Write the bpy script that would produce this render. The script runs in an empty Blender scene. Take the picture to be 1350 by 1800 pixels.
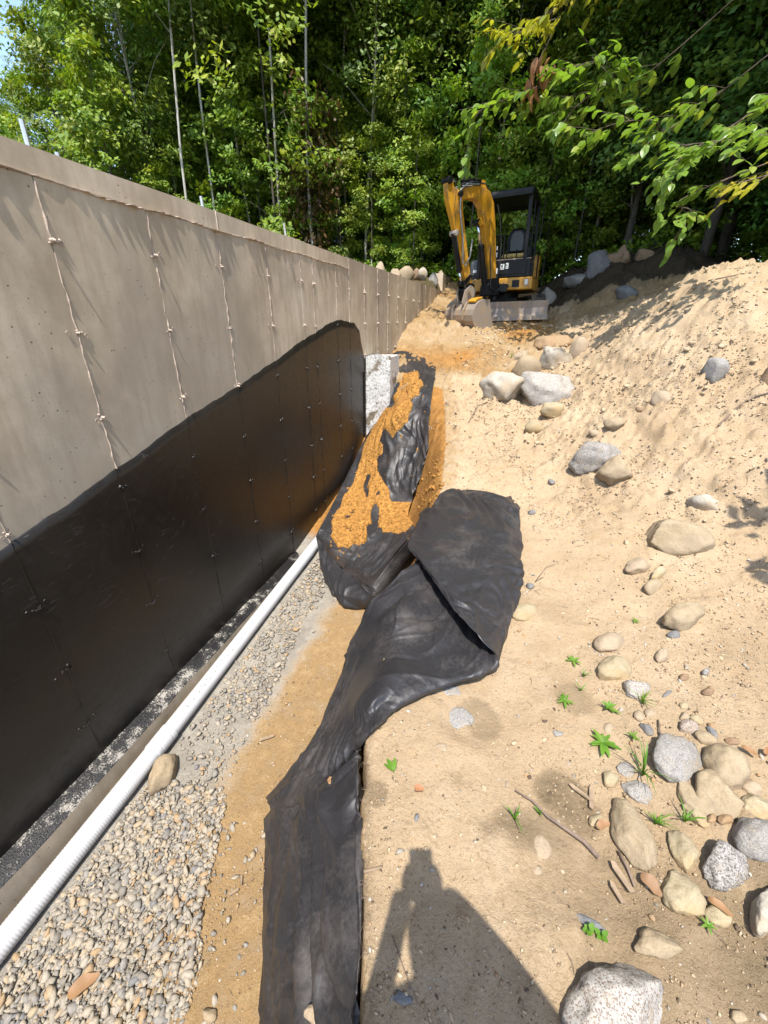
import bpy, math, random
import numpy as np
from mathutils import Vector, Matrix

random.seed(7)
RNG = np.random.default_rng(7)
S = bpy.context.scene
COL = S.collection
R = math.radians

# ------------------------------------------------------------------ camera
F_PX, PITCH, ROLL, YAW = 718.64, 0.445307, 0.013605, 0.285948
EYE = np.array([0.0, 0.0, 1.65])
IMG_W, IMG_H = 1350.0, 1800.0

def view_dir(px, py):
    """world direction of a photograph pixel (used to survey points of the site)"""
    x = (px - IMG_W / 2) / F_PX
    u = -(py - IMG_H / 2) / F_PX
    c, s = math.cos(ROLL), math.sin(ROLL)
    x, u = c * x - s * u, s * x + c * u
    c, s = math.cos(PITCH), math.sin(PITCH)
    up, fw = u * c - s, c + u * s
    c, s = math.cos(YAW), math.sin(YAW)
    return np.array([x * c - fw * s, x * s + fw * c, up])

def onX(px, py, X):
    d = view_dir(px, py); return EYE + d * (X / d[0])
def onY(px, py, Y):
    d = view_dir(px, py); return EYE + d * (Y / d[1])
def onZ(px, py, Z):
    d = view_dir(px, py); return EYE + d * ((Z - EYE[2]) / d[2])

cam = bpy.data.cameras.new('camera')
cam.sensor_fit = 'HORIZONTAL'; cam.sensor_width = 36.0
cam.lens = 36.0 * F_PX / IMG_W
cam.clip_start = 0.01; cam.clip_end = 600
co = bpy.data.objects.new('camera', cam); COL.objects.link(co)
d0 = view_dir(675, 900)
dx = view_dir(675 + F_PX, 900) - d0
dy = view_dir(675, 900 - F_PX) - d0
co.matrix_world = Matrix(((dx[0], dy[0], -d0[0], EYE[0]), (dx[1], dy[1], -d0[1], EYE[1]),
                          (dx[2], dy[2], -d0[2], EYE[2]), (0, 0, 0, 1)))
S.camera = co

# ------------------------------------------------------------------ light
SUN_TRAVEL = Vector((-0.0842, 0.412, -0.9073)).normalized()
to_sun = -SUN_TRAVEL
SUN_EL = math.asin(to_sun.z)
SUN_AZ = math.atan2(to_sun.x, to_sun.y)
world = bpy.data.worlds.new('World'); S.world = world; world.use_nodes = True
wn = world.node_tree.nodes; wl = world.node_tree.links
sky = wn.new('ShaderNodeTexSky'); sky.sky_type = 'NISHITA'; sky.sun_disc = False
sky.sun_elevation = SUN_EL; sky.sun_rotation = SUN_AZ
sky.air_density = 1.0; sky.dust_density = 1.0; sky.ozone_density = 1.1
wl.new(sky.outputs[0], wn['Background'].inputs[0])
wn['Background'].inputs[1].default_value = 0.15
sun = bpy.data.lights.new('sun', 'SUN'); sun.energy = 3.3; sun.angle = R(0.53)
sun.color = (1.0, 0.95, 0.875)
so = bpy.data.objects.new('sun', sun); COL.objects.link(so)
so.rotation_euler = to_sun.to_track_quat('Z', 'Y').to_euler()
so.location = (1, -6, 14)
S.view_settings.view_transform = 'Standard'; S.view_settings.look = 'None'
S.view_settings.gamma = 1; S.view_settings.use_curve_mapping = False
S.view_settings.exposure = 1.38

# ------------------------------------------------------------------ noise
def _h(ix, iy, iz, seed):
    n = (ix.astype(np.int64) * 374761393 + iy.astype(np.int64) * 668265263 + iz.astype(np.int64) * 2147483647 + seed * 974711) & 0xFFFFFFFF
    n = ((n ^ (n >> 13)) * 1274126177) & 0xFFFFFFFF
    n = ((n ^ (n >> 16)) * 2246822519) & 0xFFFFFFFF
    return ((n ^ (n >> 15)) & 0xFFFF) / 32767.5 - 1.0
def vnoise(x, y, z=0.0, seed=0):
    x = np.asarray(x, float); y = np.asarray(y, float); z = np.asarray(z, float) + 0 * x
    ix, iy, iz = np.floor(x), np.floor(y), np.floor(z)
    fx, fy, fz = x - ix, y - iy, z - iz
    fx, fy, fz = [f * f * (3 - 2 * f) for f in (fx, fy, fz)]
    r = 0
    for a in (0, 1):
        wa = fx if a else 1 - fx
        for b in (0, 1):
            wb = fy if b else 1 - fy
            for c in (0, 1):
                wc = fz if c else 1 - fz
                r = r + wa * wb * wc * _h(ix + a, iy + b, iz + c, seed)
    return r
def fbm(x, y, z=0.0, seed=0, octv=4, gain=0.5):
    r = 0; a = 1.0; f = 1.0; t = 0
    for o in range(octv):
        r = r + a * vnoise(x * f, y * f, np.asarray(z) * f, seed + o * 17); t += a; a *= gain; f *= 2.03
    return r / t
def sstep(a, b, x):
    t = np.clip((np.asarray(x, float) - a) / (b - a), 0, 1); return t * t * (3 - 2 * t)

# ------------------------------------------------------------------ object helpers
def tag(o, label=None, cat=None, group=None, kind=None):
    if label: o['label'] = label
    if cat: o['category'] = cat
    if group: o['group'] = group
    if kind: o['kind'] = kind
    return o
def empty(name, loc, label, cat, group=None):
    o = bpy.data.objects.new(name, None); COL.objects.link(o); o.location = loc
    o.empty_display_size = 0.2
    return tag(o, label, cat, group)
def mesh_from(name, verts, faces, mat=None, smooth=False):
    me = bpy.data.meshes.new(name)
    verts = np.asarray(verts, np.float32)
    if isinstance(faces, np.ndarray):
        n, k = faces.shape
        me.vertices.add(len(verts)); me.vertices.foreach_set('co', verts.ravel())
        me.loops.add(n * k); me.loops.foreach_set('vertex_index', faces.astype(np.int32).ravel())
        me.polygons.add(n)
        me.polygons.foreach_set('loop_start', np.arange(0, n * k, k, dtype=np.int32))
        me.update(calc_edges=True)
    else:
        me.from_pydata(verts.tolist(), [], faces); me.update()
    if mat: me.materials.append(mat)
    if smooth: me.polygons.foreach_set('use_smooth', np.ones(len(me.polygons), bool))
    me.validate()
    return me
def link(name, me, parent=None, loc=None):
    o = bpy.data.objects.new(name, me); COL.objects.link(o)
    if parent: o.parent = parent
    if loc is not None: o.location = loc
    return o
def set_attr(me, name, arr):
    a = me.attributes.new(name, 'FLOAT_COLOR', 'POINT')
    a.data.foreach_set('color', np.asarray(arr, np.float32).ravel())

class MB:
    def __init__(self): self.v = []; self.f = []
    def add(self, vs, fs):
        b = len(self.v); self.v += [tuple(p) for p in vs]; self.f += [tuple(i + b for i in f) for f in fs]; return self
    def box(self, c, s, m=None):
        vs = []
        for x in (-.5, .5):
            for y in (-.5, .5):
                for z in (-.5, .5):
                    p = Vector((x * s[0], y * s[1], z * s[2]))
                    if m: p = m @ p
                    vs.append((p.x + c[0], p.y + c[1], p.z + c[2]))
        return self.add(vs, [(0, 1, 3, 2), (4, 6, 7, 5), (0, 4, 5, 1), (2, 3, 7, 6), (0, 2, 6, 4), (1, 5, 7, 3)])
    def bar(self, a, b, w, t, up=(0, 0, 1)):
        a, b = Vector(a), Vector(b); d = (b - a); L = d.length; d.normalize()
        u = Vector(up); x = d.cross(u)
        if x.length < 1e-4: x = d.cross(Vector((1, 0, 0)))
        x.normalize(); z = x.cross(d)
        m = Matrix((x, d, z)).transposed()
        return self.box((a + b) / 2, (w, L, t), m)
    def tube(self, pts, r, n=10, caps=True):
        pts = [Vector(p) for p in pts]
        rr = r if isinstance(r, (list, tuple)) else [r] * len(pts)
        vs = []; fs = []; ref = None
        for i, p in enumerate(pts):
            d = (pts[min(i + 1, len(pts) - 1)] - pts[max(i - 1, 0)]).normalized()
            if ref is None:
                ref = d.cross(Vector((0.3, 0.2, 1)));
                if ref.length < .1: ref = d.cross(Vector((1, 0, 0)))
            x = (ref - d * ref.dot(d)).normalized(); ref = x; y = d.cross(x)
            for k in range(n):
                a = 2 * math.pi * k / n
                vs.append(p + (x * math.cos(a) + y * math.sin(a)) * rr[i])
        for i in range(len(pts) - 1):
            for k in range(n):
                k2 = (k + 1) % n
                fs.append((i * n + k, i * n + k2, (i + 1) * n + k2, (i + 1) * n + k))
        if caps:
            fs.append(tuple(range(n - 1, -1, -1))); fs.append(tuple((len(pts) - 1) * n + k for k in range(n)))
        return self.add(vs, fs)
    def prism(self, poly, ext):
        """poly: list of 3D points (planar), ext: extrusion vector (centred)"""
        e = Vector(ext) / 2; n = len(poly)
        vs = [Vector(p) - e for p in poly] + [Vector(p) + e for p in poly]
        fs = [tuple(range(n - 1, -1, -1)), tuple(range(n, 2 * n))]
        for i in range(n):
            j = (i + 1) % n; fs.append((i, j, n + j, n + i))
        return self.add(vs, fs)
    def build(self, name, mat, parent=None, bevel=0, smooth=False, off=None, segs=2):
        v = np.array(self.v, float)
        if off is not None: v = v - np.asarray(off)
        me = mesh_from(name, v, self.f, mat, smooth)
        import bmesh
        bm = bmesh.new(); bm.from_mesh(me); bmesh.ops.recalc_face_normals(bm, faces=bm.faces); bm.to_mesh(me); bm.free()
        o = link(name, me, parent)
        if bevel:
            md = o.modifiers.new('bevel', 'BEVEL'); md.width = bevel; md.segments = segs; md.limit_method = 'ANGLE'; md.angle_limit = R(35)
            md.harden_normals = False
        return o

# ------------------------------------------------------------------ materials
def new_mat(name):
    m = bpy.data.materials.new(name); m.use_nodes = True
    nt = m.node_tree; b = nt.nodes['Principled BSDF']
    return m, nt, b
class NT:
    def __init__(self, nt): self.nt = nt
    def n(self, t, **k):
        x = self.nt.nodes.new(t)
        for a, b in k.items(): setattr(x, a, b)
        return x
    def put(self, sock, v):
        if isinstance(v, bpy.types.NodeSocket): self.nt.links.new(v, sock)
        elif isinstance(v, (tuple, list)) and len(v) == 3 and sock.type == 'RGBA': sock.default_value = (*v, 1)
        else: sock.default_value = v
    def coord(self, kind='Object', scale=(1, 1, 1), rot=(0, 0, 0)):
        c = self.n('ShaderNodeTexCoord'); m = self.n('ShaderNodeMapping')
        m.inputs['Scale'].default_value = scale; m.inputs['Rotation'].default_value = rot
        self.nt.links.new(c.outputs[kind], m.inputs[0]); return m.outputs[0]
    def noise(self, vec, scale, detail=4, rough=.55, dist=0):
        x = self.n('ShaderNodeTexNoise'); self.put(x.inputs['Vector'], vec)
        x.inputs['Scale'].default_value = scale; x.inputs['Detail'].default_value = detail
        x.inputs['Roughness'].default_value = rough; x.inputs['Distortion'].default_value = dist
        return x.outputs[0]
    def voro(self, vec, scale, feature='F1', rnd=1, out=0):
        x = self.n('ShaderNodeTexVoronoi', feature=feature); self.put(x.inputs['Vector'], vec)
        x.inputs['Scale'].default_value = scale; x.inputs['Randomness'].default_value = rnd
        return x.outputs[out]
    def ramp(self, fac, stops, interp='LINEAR'):
        x = self.n('ShaderNodeValToRGB'); self.put(x.inputs[0], fac); r = x.color_ramp; r.interpolation = interp
        while len(r.elements) < len(stops): r.elements.new(.5)
        for e, (p, c) in zip(r.elements, stops):
            e.position = p; e.color = (*c, 1) if isinstance(c, (tuple, list)) else (c, c, c, 1)
        return x.outputs[0]
    def mix(self, fac, a, b, mode='MIX'):
        x = self.n('ShaderNodeMix', data_type='RGBA', blend_type=mode)
        self.put(x.inputs[0], fac); self.put(x.inputs[6], a); self.put(x.inputs[7], b); return x.outputs[2]
    def math(self, op, a, b=0.0, clamp=False):
        x = self.n('ShaderNodeMath', operation=op, use_clamp=clamp); self.put(x.inputs[0], a); self.put(x.inputs[1], b); return x.outputs[0]
    def attr(self, name, out='Color'):
        x = self.n('ShaderNodeAttribute'); x.attribute_name = name; return x.outputs[out]
    def sep(self, col):
        x = self.n('ShaderNodeSeparateColor'); self.put(x.inputs[0], col); return x.outputs
    def bump(self, h, strength, dist, prev=None):
        x = self.n('ShaderNodeBump'); self.put(x.inputs['Height'], h); x.inputs['Strength'].default_value = strength
        x.inputs['Distance'].default_value = dist
        if prev is not None: self.put(x.inputs['Normal'], prev)
        return x.outputs[0]

def simple_mat(name, col, rough=.6, metal=0.0, var=.25, nscale=6, bump=.0, bscale=60, spec=.5):
    m, nt, b = new_mat(name); N = NT(nt); v = N.coord('Object')
    n1 = N.noise(v, nscale, 5, .6)
    dark = tuple(c * (1 - var) for c in col); lite = tuple(min(1, c * (1 + var)) for c in col)
    N.put(b.inputs['Base Color'], N.ramp(n1, [(.3, dark), (.7, lite)]))
    b.inputs['Roughness'].default_value = rough; b.inputs['Metallic'].default_value = metal
    b.inputs['Specular IOR Level'].default_value = spec
    if bump: N.put(b.inputs['Normal'], N.bump(N.noise(v, bscale, 4, .6), .6, bump))
    return m

def painted_mat(name, col, dirt, dirt_amt=.5, rough=.4, metal=0.0, scale=5):
    """paint or bare metal with blotchy dirt and scuffs"""
    m, nt, b = new_mat(name); N = NT(nt); v = N.coord('Object')
    n1 = N.noise(v, scale, 7, .68); n2 = N.noise(v, scale * 7, 5, .7)
    mask = N.ramp(N.math('ADD', N.math('MULTIPLY', n1, .7), N.math('MULTIPLY', n2, .3)), [(.62 - .25 * dirt_amt, 0.0), (.72 - .12 * dirt_amt, 1.0)])
    N.put(b.inputs['Base Color'], N.mix(mask, N.mix(n2, tuple(c * .85 for c in col), tuple(min(1, c * 1.1) for c in col)), dirt))
    N.put(b.inputs['Roughness'], N.math('ADD', N.math('MULTIPLY', mask, .4), rough))
    b.inputs['Metallic'].default_value = metal
    N.put(b.inputs['Normal'], N.bump(n2, .25, .004))
    return m

def ground_mat():
    m, nt, b = new_mat('site_soil'); N = NT(nt); v = N.coord('Object')
    z = N.sep(N.attr('zone')); orange, grey, brown = z[0], z[1], z[2]
    nA = N.noise(v, 1.7, 6, .6); nB = N.noise(v, 9, 6, .65); nC = N.noise(v, 70, 5, .7); nD = N.noise(v, 260, 3, .7)
    sand = N.ramp(nA, [(.25, (.295, .212, .128)), (.5, (.385, .288, .182)), (.75, (.435, .342, .232))])
    sand = N.mix(N.ramp(nB, [(.35, 0.0), (.7, .5)]), sand, (.385, .265, .145))
    och = N.ramp(nB, [(.25, (.185, .120, .055)), (.55, (.285, .190, .092)), (.8, (.38, .275, .15))])
    gry = N.ramp(nB, [(.3, (.20, .18, .15)), (.7, (.34, .31, .26))])
    brn = N.ramp(nB, [(.3, (.125, .09, .05)), (.7, (.27, .20, .12))])
    f = N.ramp(N.math('ADD', orange, N.math('MULTIPLY', N.math('SUBTRACT', nB, .5), .7)), [(.35, 0.0), (.62, 1.0)])
    och = N.mix(N.ramp(orange, [(.60, 0.0), (.95, 1.0)]), och, N.ramp(nB, [(.25, (.20, .095, .022)), (.55, (.30, .145, .038)), (.8, (.38, .20, .065))]))
    c = N.mix(f, sand, och)
    f = N.ramp(N.math('ADD', brown, N.math('MULTIPLY', N.math('SUBTRACT', nB, .5), .8)), [(.35, 0.0), (.75, 1.0)])
    c = N.mix(f, c, brn)
    f = N.ramp(N.math('ADD', grey, N.math('MULTIPLY', N.math('SUBTRACT', nC, .5), .8)), [(.35, 0.0), (.65, 1.0)])
    c = N.mix(f, c, gry)
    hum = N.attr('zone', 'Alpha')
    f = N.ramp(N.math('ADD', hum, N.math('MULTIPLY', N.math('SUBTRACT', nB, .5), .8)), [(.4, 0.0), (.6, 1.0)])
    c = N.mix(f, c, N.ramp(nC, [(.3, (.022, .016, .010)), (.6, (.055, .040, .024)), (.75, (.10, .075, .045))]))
    # grains and debris specks
    nE = N.noise(v, 34, 7, .8)
    c = N.mix(N.ramp(nE, [(.34, .55), (.47, 0.0)]), c, N.mix(.55, c, (.11, .075, .04)))
    c = N.mix(N.ramp(nC, [(.32, .6), (.44, 0.0)]), c, N.mix(.5, c, (.10, .065, .035)))
    c = N.mix(N.ramp(nD, [(.28, .6), (.40, 0.0)]), c, N.mix(.6, c, (.12, .08, .045)))
    c = N.mix(N.ramp(nD, [(.62, 0.0), (.75, .35)]), c, (.55, .48, .38))
    N.put(b.inputs['Base Color'], c)
    b.inputs['Roughness'].default_value = .95; b.inputs['Specular IOR Level'].default_value = .15
    n = N.bump(nB, .35, .03); n = N.bump(nC, .9, .013, n); n = N.bump(nD, .7, .004, n)
    N.put(b.inputs['Normal'], n)
    return m

def forest_mat():
    m, nt, b = new_mat('forest_soil'); N = NT(nt); v = N.coord('Object')
    n = N.noise(v, 1.2, 8, .7)
    N.put(b.inputs['Base Color'], N.ramp(n, [(.3, (.05, .04, .02)), (.5, (.10, .075, .04)), (.6, (.06, .09, .025)), (.8, (.14, .10, .055))]))
    b.inputs['Roughness'].default_value = .95; b.inputs['Specular IOR Level'].default_value = .1
    N.put(b.inputs['Normal'], N.bump(N.noise(v, 14, 6, .7), .8, .06))
    return m

def concrete_mat(name, tone=1.0, rough=.85, streak=True):
    m, nt, b = new_mat(name); N = NT(nt); v = N.coord('Object')
    vs = N.coord('Object', (1, 1.6, .28))
    n1 = N.noise(v, 1.6, 7, .62); n2 = N.noise(vs, 9, 6, .6); n3 = N.noise(v, 55, 5, .7)
    c = N.ramp(n1, [(.25, tuple(k * tone for k in (.27, .21, .142))), (.5, tuple(k * tone for k in (.445, .362, .26))), (.75, tuple(k * tone for k in (.58, .495, .38)))])
    c = N.mix(N.ramp(n2, [(.35, .5 if streak else .1), (.56, 0.0)]), c, tuple(k * tone for k in (.28, .22, .15)))
    c = N.mix(N.ramp(n3, [(.3, .35), (.45, 0.0)]), c, tuple(k * tone for k in (.24, .195, .15)))
    # bug holes left by trapped air
    cell = N.voro(v, 26, out=0); pick = N.noise(v, 3.1, 2)
    hole = N.math('MULTIPLY', N.ramp(cell, [(.07, 1.0), (.12, 0.0)]), N.ramp(pick, [(.5, 0.0), (.58, 1.0)]))
    n5 = N.noise(v, .55, 5, .6)
    c = N.mix(N.ramp(n5, [(.50, 0.0), (.62, .6)]), c, tuple(k * tone for k in (.23, .19, .145)))
    n6 = N.noise(v, 120, 3, .8)
    c = N.mix(N.math('MULTIPLY', N.ramp(n6, [(.62, 0.0), (.70, .7)]), N.ramp(n1, [(.45, 0.0), (.65, 1.0)])), c, (.12, .09, .06))
    c = N.mix(hole, c, (.09, .07, .05))
    N.put(b.inputs['Base Color'], c)
    b.inputs['Roughness'].default_value = rough; b.inputs['Specular IOR Level'].default_value = .25
    n = N.bump(N.noise(v, 2.2, 3, .5), .10, .01); n = N.bump(n3, .12, .002, n); n = N.bump(hole, .6, -.004, n)
    N.put(b.inputs['Normal'], n)
    return m

def tar_mat():
    m, nt, b = new_mat('bitumen_coating'); N = NT(nt); v = N.coord('Object')
    n1 = N.noise(v, 1.3, 5, .6); n2 = N.noise(v, 38, 5, .65)
    vs = N.coord('Object', (1, .35, 1.6), (R(35), 0, 0)); n3 = N.noise(vs, 26, 5, .7, .4)
    N.put(b.inputs['Base Color'], N.ramp(n1, [(.3, (.008, .0065, .005)), (.7, (.016, .0125, .0095))]))
    N.put(b.inputs['Roughness'], N.ramp(n1, [(.3, .34), (.7, .46)]))
    b.inputs['Specular IOR Level'].default_value = .45
    n = N.bump(N.noise(v, 6, 3, .5), .08, .012); n = N.bump(n2, .26, .005, n)
    N.put(b.inputs['Roughness'], N.math('ADD', N.ramp(n1, [(.3, .31), (.7, .40)]), N.math('MULTIPLY', N.ramp(N.noise(v, 17, 6, .75), [(.5, 0.0), (.7, 1.0)]), .18)))
    n = N.bump(N.math('MULTIPLY', N.ramp(n3, [(.60, 0.0), (.70, 1.0)]), N.ramp(N.noise(v, 3.4, 2), [(.52, 0.0), (.62, 1.0)])), .6, .006, n)
    N.put(b.inputs['Normal'], n)
    return m

def splash_mat():
    m, nt, b = new_mat('tar_splashed_concrete'); N = NT(nt); v = N.coord('Object')
    n1 = N.noise(v, 7, 6, .7); n2 = N.noise(v, 120, 4, .7)
    mk = N.math('ADD', N.math('MULTIPLY', n1, .65), N.math('MULTIPLY', n2, .35))
    f = N.ramp(mk, [(.515, 1.0), (.575, 0.0)])
    N.put(b.inputs['Base Color'], N.mix(f, N.ramp(n2, [(.3, (.22, .20, .17)), (.7, (.38, .35, .30))]), (.012, .011, .011)))
    N.put(b.inputs['Roughness'], N.math('SUBTRACT', .9, N.math('MULTIPLY', f, .5)))
    N.put(b.inputs['Normal'], N.bump(n2, .8, .006))
    return m

def fabric_mat():
    m, nt, b = new_mat('woven_geotextile'); N = NT(nt); v = N.coord('Object')
    n1 = N.noise(v, 3, 6, .65); n2 = N.noise(v, 60, 4, .7)
    dust = N.ramp(N.math('ADD', N.math('MULTIPLY', n1, .75), N.math('MULTIPLY', n2, .25)), [(.50, 0.0), (.78, .75)])
    c = N.mix(n2, (.014, .0135, .0145), (.033, .031, .0325))
    c = N.mix(dust, c, (.105, .09, .08))
    N.put(b.inputs['Base Color'], c)
    N.put(b.inputs['Roughness'], N.math('ADD', N.math('MULTIPLY', dust, .30), .41))
    b.inputs['Specular IOR Level'].default_value = .45
    w = N.n('ShaderNodeTexWave'); N.put(w.inputs[0], v); w.inputs['Scale'].default_value = 95; w.inputs['Distortion'].default_value = 1.5
    w2 = N.n('ShaderNodeTexWave', bands_direction='Y'); N.put(w2.inputs[0], v); w2.inputs['Scale'].default_value = 95; w2.inputs['Distortion'].default_value = 1.5
    n = N.bump(N.math('ADD', w.outputs[1], w2.outputs[1]), .18, .001)
    rg = N.math('ABSOLUTE', N.math('SUBTRACT', N.noise(v, 7, 4, .55, .8), .5)); n = N.bump(N.ramp(rg, [(0.0, 1.0), (.06, 0.0)]), .10, .010, n); n = N.bump(N.noise(v, 30, 5, .6), .22, .004, n)
    N.put(b.inputs['Normal'], n)
    return m

def rock_mat(name, c1, c2, speck=None, speck_amt=.5, sscale=110, rough=.85, stain=None, bumpd=.004):
    m, nt, b = new_mat(name); N = NT(nt); v = N.coord('Object')
    n1 = N.noise(v, 9, 6, .62, .6); n2 = N.noise(v, 45, 5, .7); n0 = N.noise(v, 3.5, 4, .6)
    c = N.ramp(n1, [(.3, c1), (.7, c2)])
    c = N.mix(N.ramp(n2, [(.3, .5), (.5, 0.0)]), c, tuple(k * .62 for k in c1))
    if stain: c = N.mix(N.ramp(n0, [(.48, 0.0), (.64, .8)]), c, stain)
    if speck:
        g = N.voro(v, sscale * 2.1, out=1); gs = N.sep(g)[0]
        c = N.mix(N.ramp(gs, [(.80 - .45 * speck_amt, 0.0), (.86 - .45 * speck_amt, .75)]), c, speck)
        c = N.mix(N.ramp(N.sep(g)[1], [(.72, 0.0), (.76, .6)]), c, (.62, .6, .57))
    info = N.n('ShaderNodeObjectInfo')
    c = N.mix(N.math('MULTIPLY', info.outputs['Random'], .30), c, N.mix(.5, c, (.40, .30, .19)))
    n4 = N.noise(v, 150, 4, .75)
    c = N.mix(N.ramp(n4, [(.32, .55), (.5, 0.0)]), c, N.mix(.6, c, (.10, .075, .05)))
    c = N.mix(N.ramp(N.noise(v, 22, 5, .7), [(.52, 0.0), (.68, .55)]), c, (.40, .315, .205))
    c = N.mix(1.0, c, (.64, .63, .62), 'MULTIPLY')
    N.put(b.inputs['Base Color'], c)
    b.inputs['Roughness'].default_value = rough; b.inputs['Specular IOR Level'].default_value = .3
    n = N.bump(n1, .5, bumpd * 3.5); n = N.bump(n2, .8, bumpd * 1.4, n); n = N.bump(n4, .6, bumpd * .5, n)
    N.put(b.inputs['Normal'], n)
    return m

def gravel_mat():
    m, nt, b = new_mat('crushed_stone'); N = NT(nt); v = N.coord('Object')
    g = N.n('ShaderNodeNewGeometry')
    c = N.ramp(g.outputs['Random Per Island'], [(0, (.22, .205, .18)), (.16, (.31, .28, .23)), (.36, (.37, .325, .255)), (.52, (.39, .315, .215)), (.64, (.26, .25, .23)), (.76, (.37, .335, .275)), (.91, (.37, .26, .15)), (.97, (.18, .185, .19))], 'CONSTANT')
    n2 = N.noise(v, 110, 4, .7)
    c = N.mix(N.ramp(n2, [(.3, .5), (.58, 0.0)]), c, (.15, .125, .09))
    c = N.mix(1.0, c, (.90, .88, .86), 'MULTIPLY')
    N.put(b.inputs['Base Color'], c); b.inputs['Roughness'].default_value = .88; b.inputs['Specular IOR Level'].default_value = .25
    N.put(b.inputs['Normal'], N.bump(n2, .5, .002))
    return m

def leaf_mat(name, cols, trans=.45, rough=.42, per='attr'):
    m, nt, b = new_mat(name); N = NT(nt)
    if per == 'attr': r = N.sep(N.attr('tint'))[0]
    else: r = N.n('ShaderNodeObjectInfo').outputs['Random']
    c = N.ramp(r, [(i / (len(cols) - 1), k) for i, k in enumerate(cols)])
    if per == 'attr':
        info = N.n('ShaderNodeObjectInfo')
        hs = N.n('ShaderNodeHueSaturation'); N.put(hs.inputs['Color'], c)
        N.put(hs.inputs['Hue'], N.math('ADD', .484, N.math('MULTIPLY', info.outputs['Random'], .032)))
        N.put(hs.inputs['Value'], N.math('ADD', .72, N.math('MULTIPLY', info.outputs['Random'], .5)))
        c = hs.outputs[0]
    N.put(b.inputs['Base Color'], c); b.inputs['Roughness'].default_value = rough
    b.inputs['Specular IOR Level'].default_value = .35
    t = N.n('ShaderNodeBsdfTranslucent'); N.put(t.inputs[0], N.mix(1.0, c, (1.35, 1.45, .55), 'MULTIPLY'))
    ms = N.n('ShaderNodeMixShader'); ms.inputs[0].default_value = trans
    nt.links.new(b.outputs[0], ms.inputs[1]); nt.links.new(t.outputs[0], ms.inputs[2])
    nt.links.new(ms.outputs[0], nt.nodes['Material Output'].inputs[0])
    return m

def bark_mat(name, c1, c2, marks):
    m, nt, b = new_mat(name); N = NT(nt); v = N.coord('Object'); vv = N.coord('Object', (1, 1, .25)); vh = N.coord('Object', (1, 1, 6))
    n1 = N.noise(vv, 14, 6, .7); n2 = N.noise(vh, 5, 4, .6)
    c = N.ramp(n1, [(.3, c1), (.7, c2)])
    c = N.mix(N.ramp(n2, [(.58, 0.0), (.66, .85)]), c, marks)
    N.put(b.inputs['Base Color'], c); b.inputs['Roughness'].default_value = .9
    N.put(b.inputs['Normal'], N.bump(n1, .7, .012))
    return m

M = {}
M['soil'] = ground_mat(); M['forest'] = forest_mat()
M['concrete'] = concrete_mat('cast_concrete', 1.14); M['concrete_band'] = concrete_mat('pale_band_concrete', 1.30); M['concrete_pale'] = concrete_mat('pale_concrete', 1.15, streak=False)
M['fin'] = simple_mat('seam_mortar', (.40, .32, .255), .9, var=.35, nscale=40)
M['tar'] = tar_mat(); M['splash'] = splash_mat(); M['fabric'] = fabric_mat()
M['rust'] = simple_mat('rusty_steel', (.17, .07, .03), .8, var=.5, nscale=40)
M['steel'] = simple_mat('galvanised_steel', (.55, .55, .54), .4, .8, var=.15)
M['pvc'] = simple_mat('white_plastic', (.47, .47, .47), .45, var=.03, nscale=3)
M['hole'] = simple_mat('dark_hole', (.16, .16, .16), .9, var=.1)
M['gravel'] = gravel_mat()
M['ochre'] = simple_mat('ochre_soil', (.29, .145, .038), .96, var=.5, nscale=30, bump=.012, bscale=45, spec=.1)
M['clod'] = simple_mat('sand_clod', (.385, .30, .195), .96, var=.22, nscale=14, bump=.006, bscale=90, spec=.1)
M['wood'] = simple_mat('weathered_wood', (.25, .18, .115), .85, var=.3, nscale=30)
M['twig'] = simple_mat('dry_twig', (.16, .115, .085), .9, var=.4, nscale=30)
M['granite'] = rock_mat('speckled_granite', (.36, .35, .33), (.52, .50, .47), (.07, .065, .06), .45, 130)
M['granite_white'] = rock_mat('pale_granite', (.46, .44, .40), (.64, .61, .55), (.20, .13, .09), .30, 140)
M['granite_pink'] = rock_mat('pinkish_granite', (.48, .38, .30), (.60, .50, .42), (.16, .11, .09), .42, 180)
M['tan'] = rock_mat('tan_stone', (.43, .33, .20), (.56, .46, .31), stain=(.42, .33, .22))
M['yellow'] = rock_mat('yellowish_stone', (.47, .38, .22), (.60, .52, .36), stain=(.50, .34, .15))
M['grey'] = rock_mat('grey_stone', (.32, .31, .29), (.46, .45, .42), (.2, .2, .2), .2, 190)
M['white'] = rock_mat('whitish_stone', (.50, .46, .38), (.66, .62, .53), stain=(.50, .38, .24))
M['brown'] = rock_mat('brown_stone', (.30, .19, .11), (.44, .30, .19))
M['orange_rock'] = rock_mat('rust_orange_stone', (.42, .26, .13), (.52, .36, .21))
M['slate'] = rock_mat('blue_grey_slate', (.19, .20, .21), (.30, .31, .32))
M['sandy'] = rock_mat('sand_caked_stone', (.46, .36, .24), (.58, .47, .34), stain=(.55, .42, .28))
M['leafA'] = leaf_mat('birch_leaf', [(.095, .175, .030), (.145, .235, .034), (.20, .285, .038), (.29, .33, .040)], .28, .5)
M['leafB'] = leaf_mat('maple_leaf', [(.070, .155, .032), (.10, .20, .036), (.14, .245, .040), (.23, .31, .042)], .28, .5)
M['leafC'] = leaf_mat('sapling_leaf', [(.11, .205, .026), (.16, .26, .030), (.22, .30, .034), (.32, .35, .036)], .32, .5)
M['leafD'] = leaf_mat('branch_leaf', [(.11, .20, .035), (.15, .25, .04), (.20, .30, .05), (.28, .34, .06)], .45, .35, 'obj')
M['leafY'] = leaf_mat('yellowing_leaf', [(.30, .30, .04), (.38, .32, .04), (.26, .32, .04)], .5, .4, 'obj')
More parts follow.
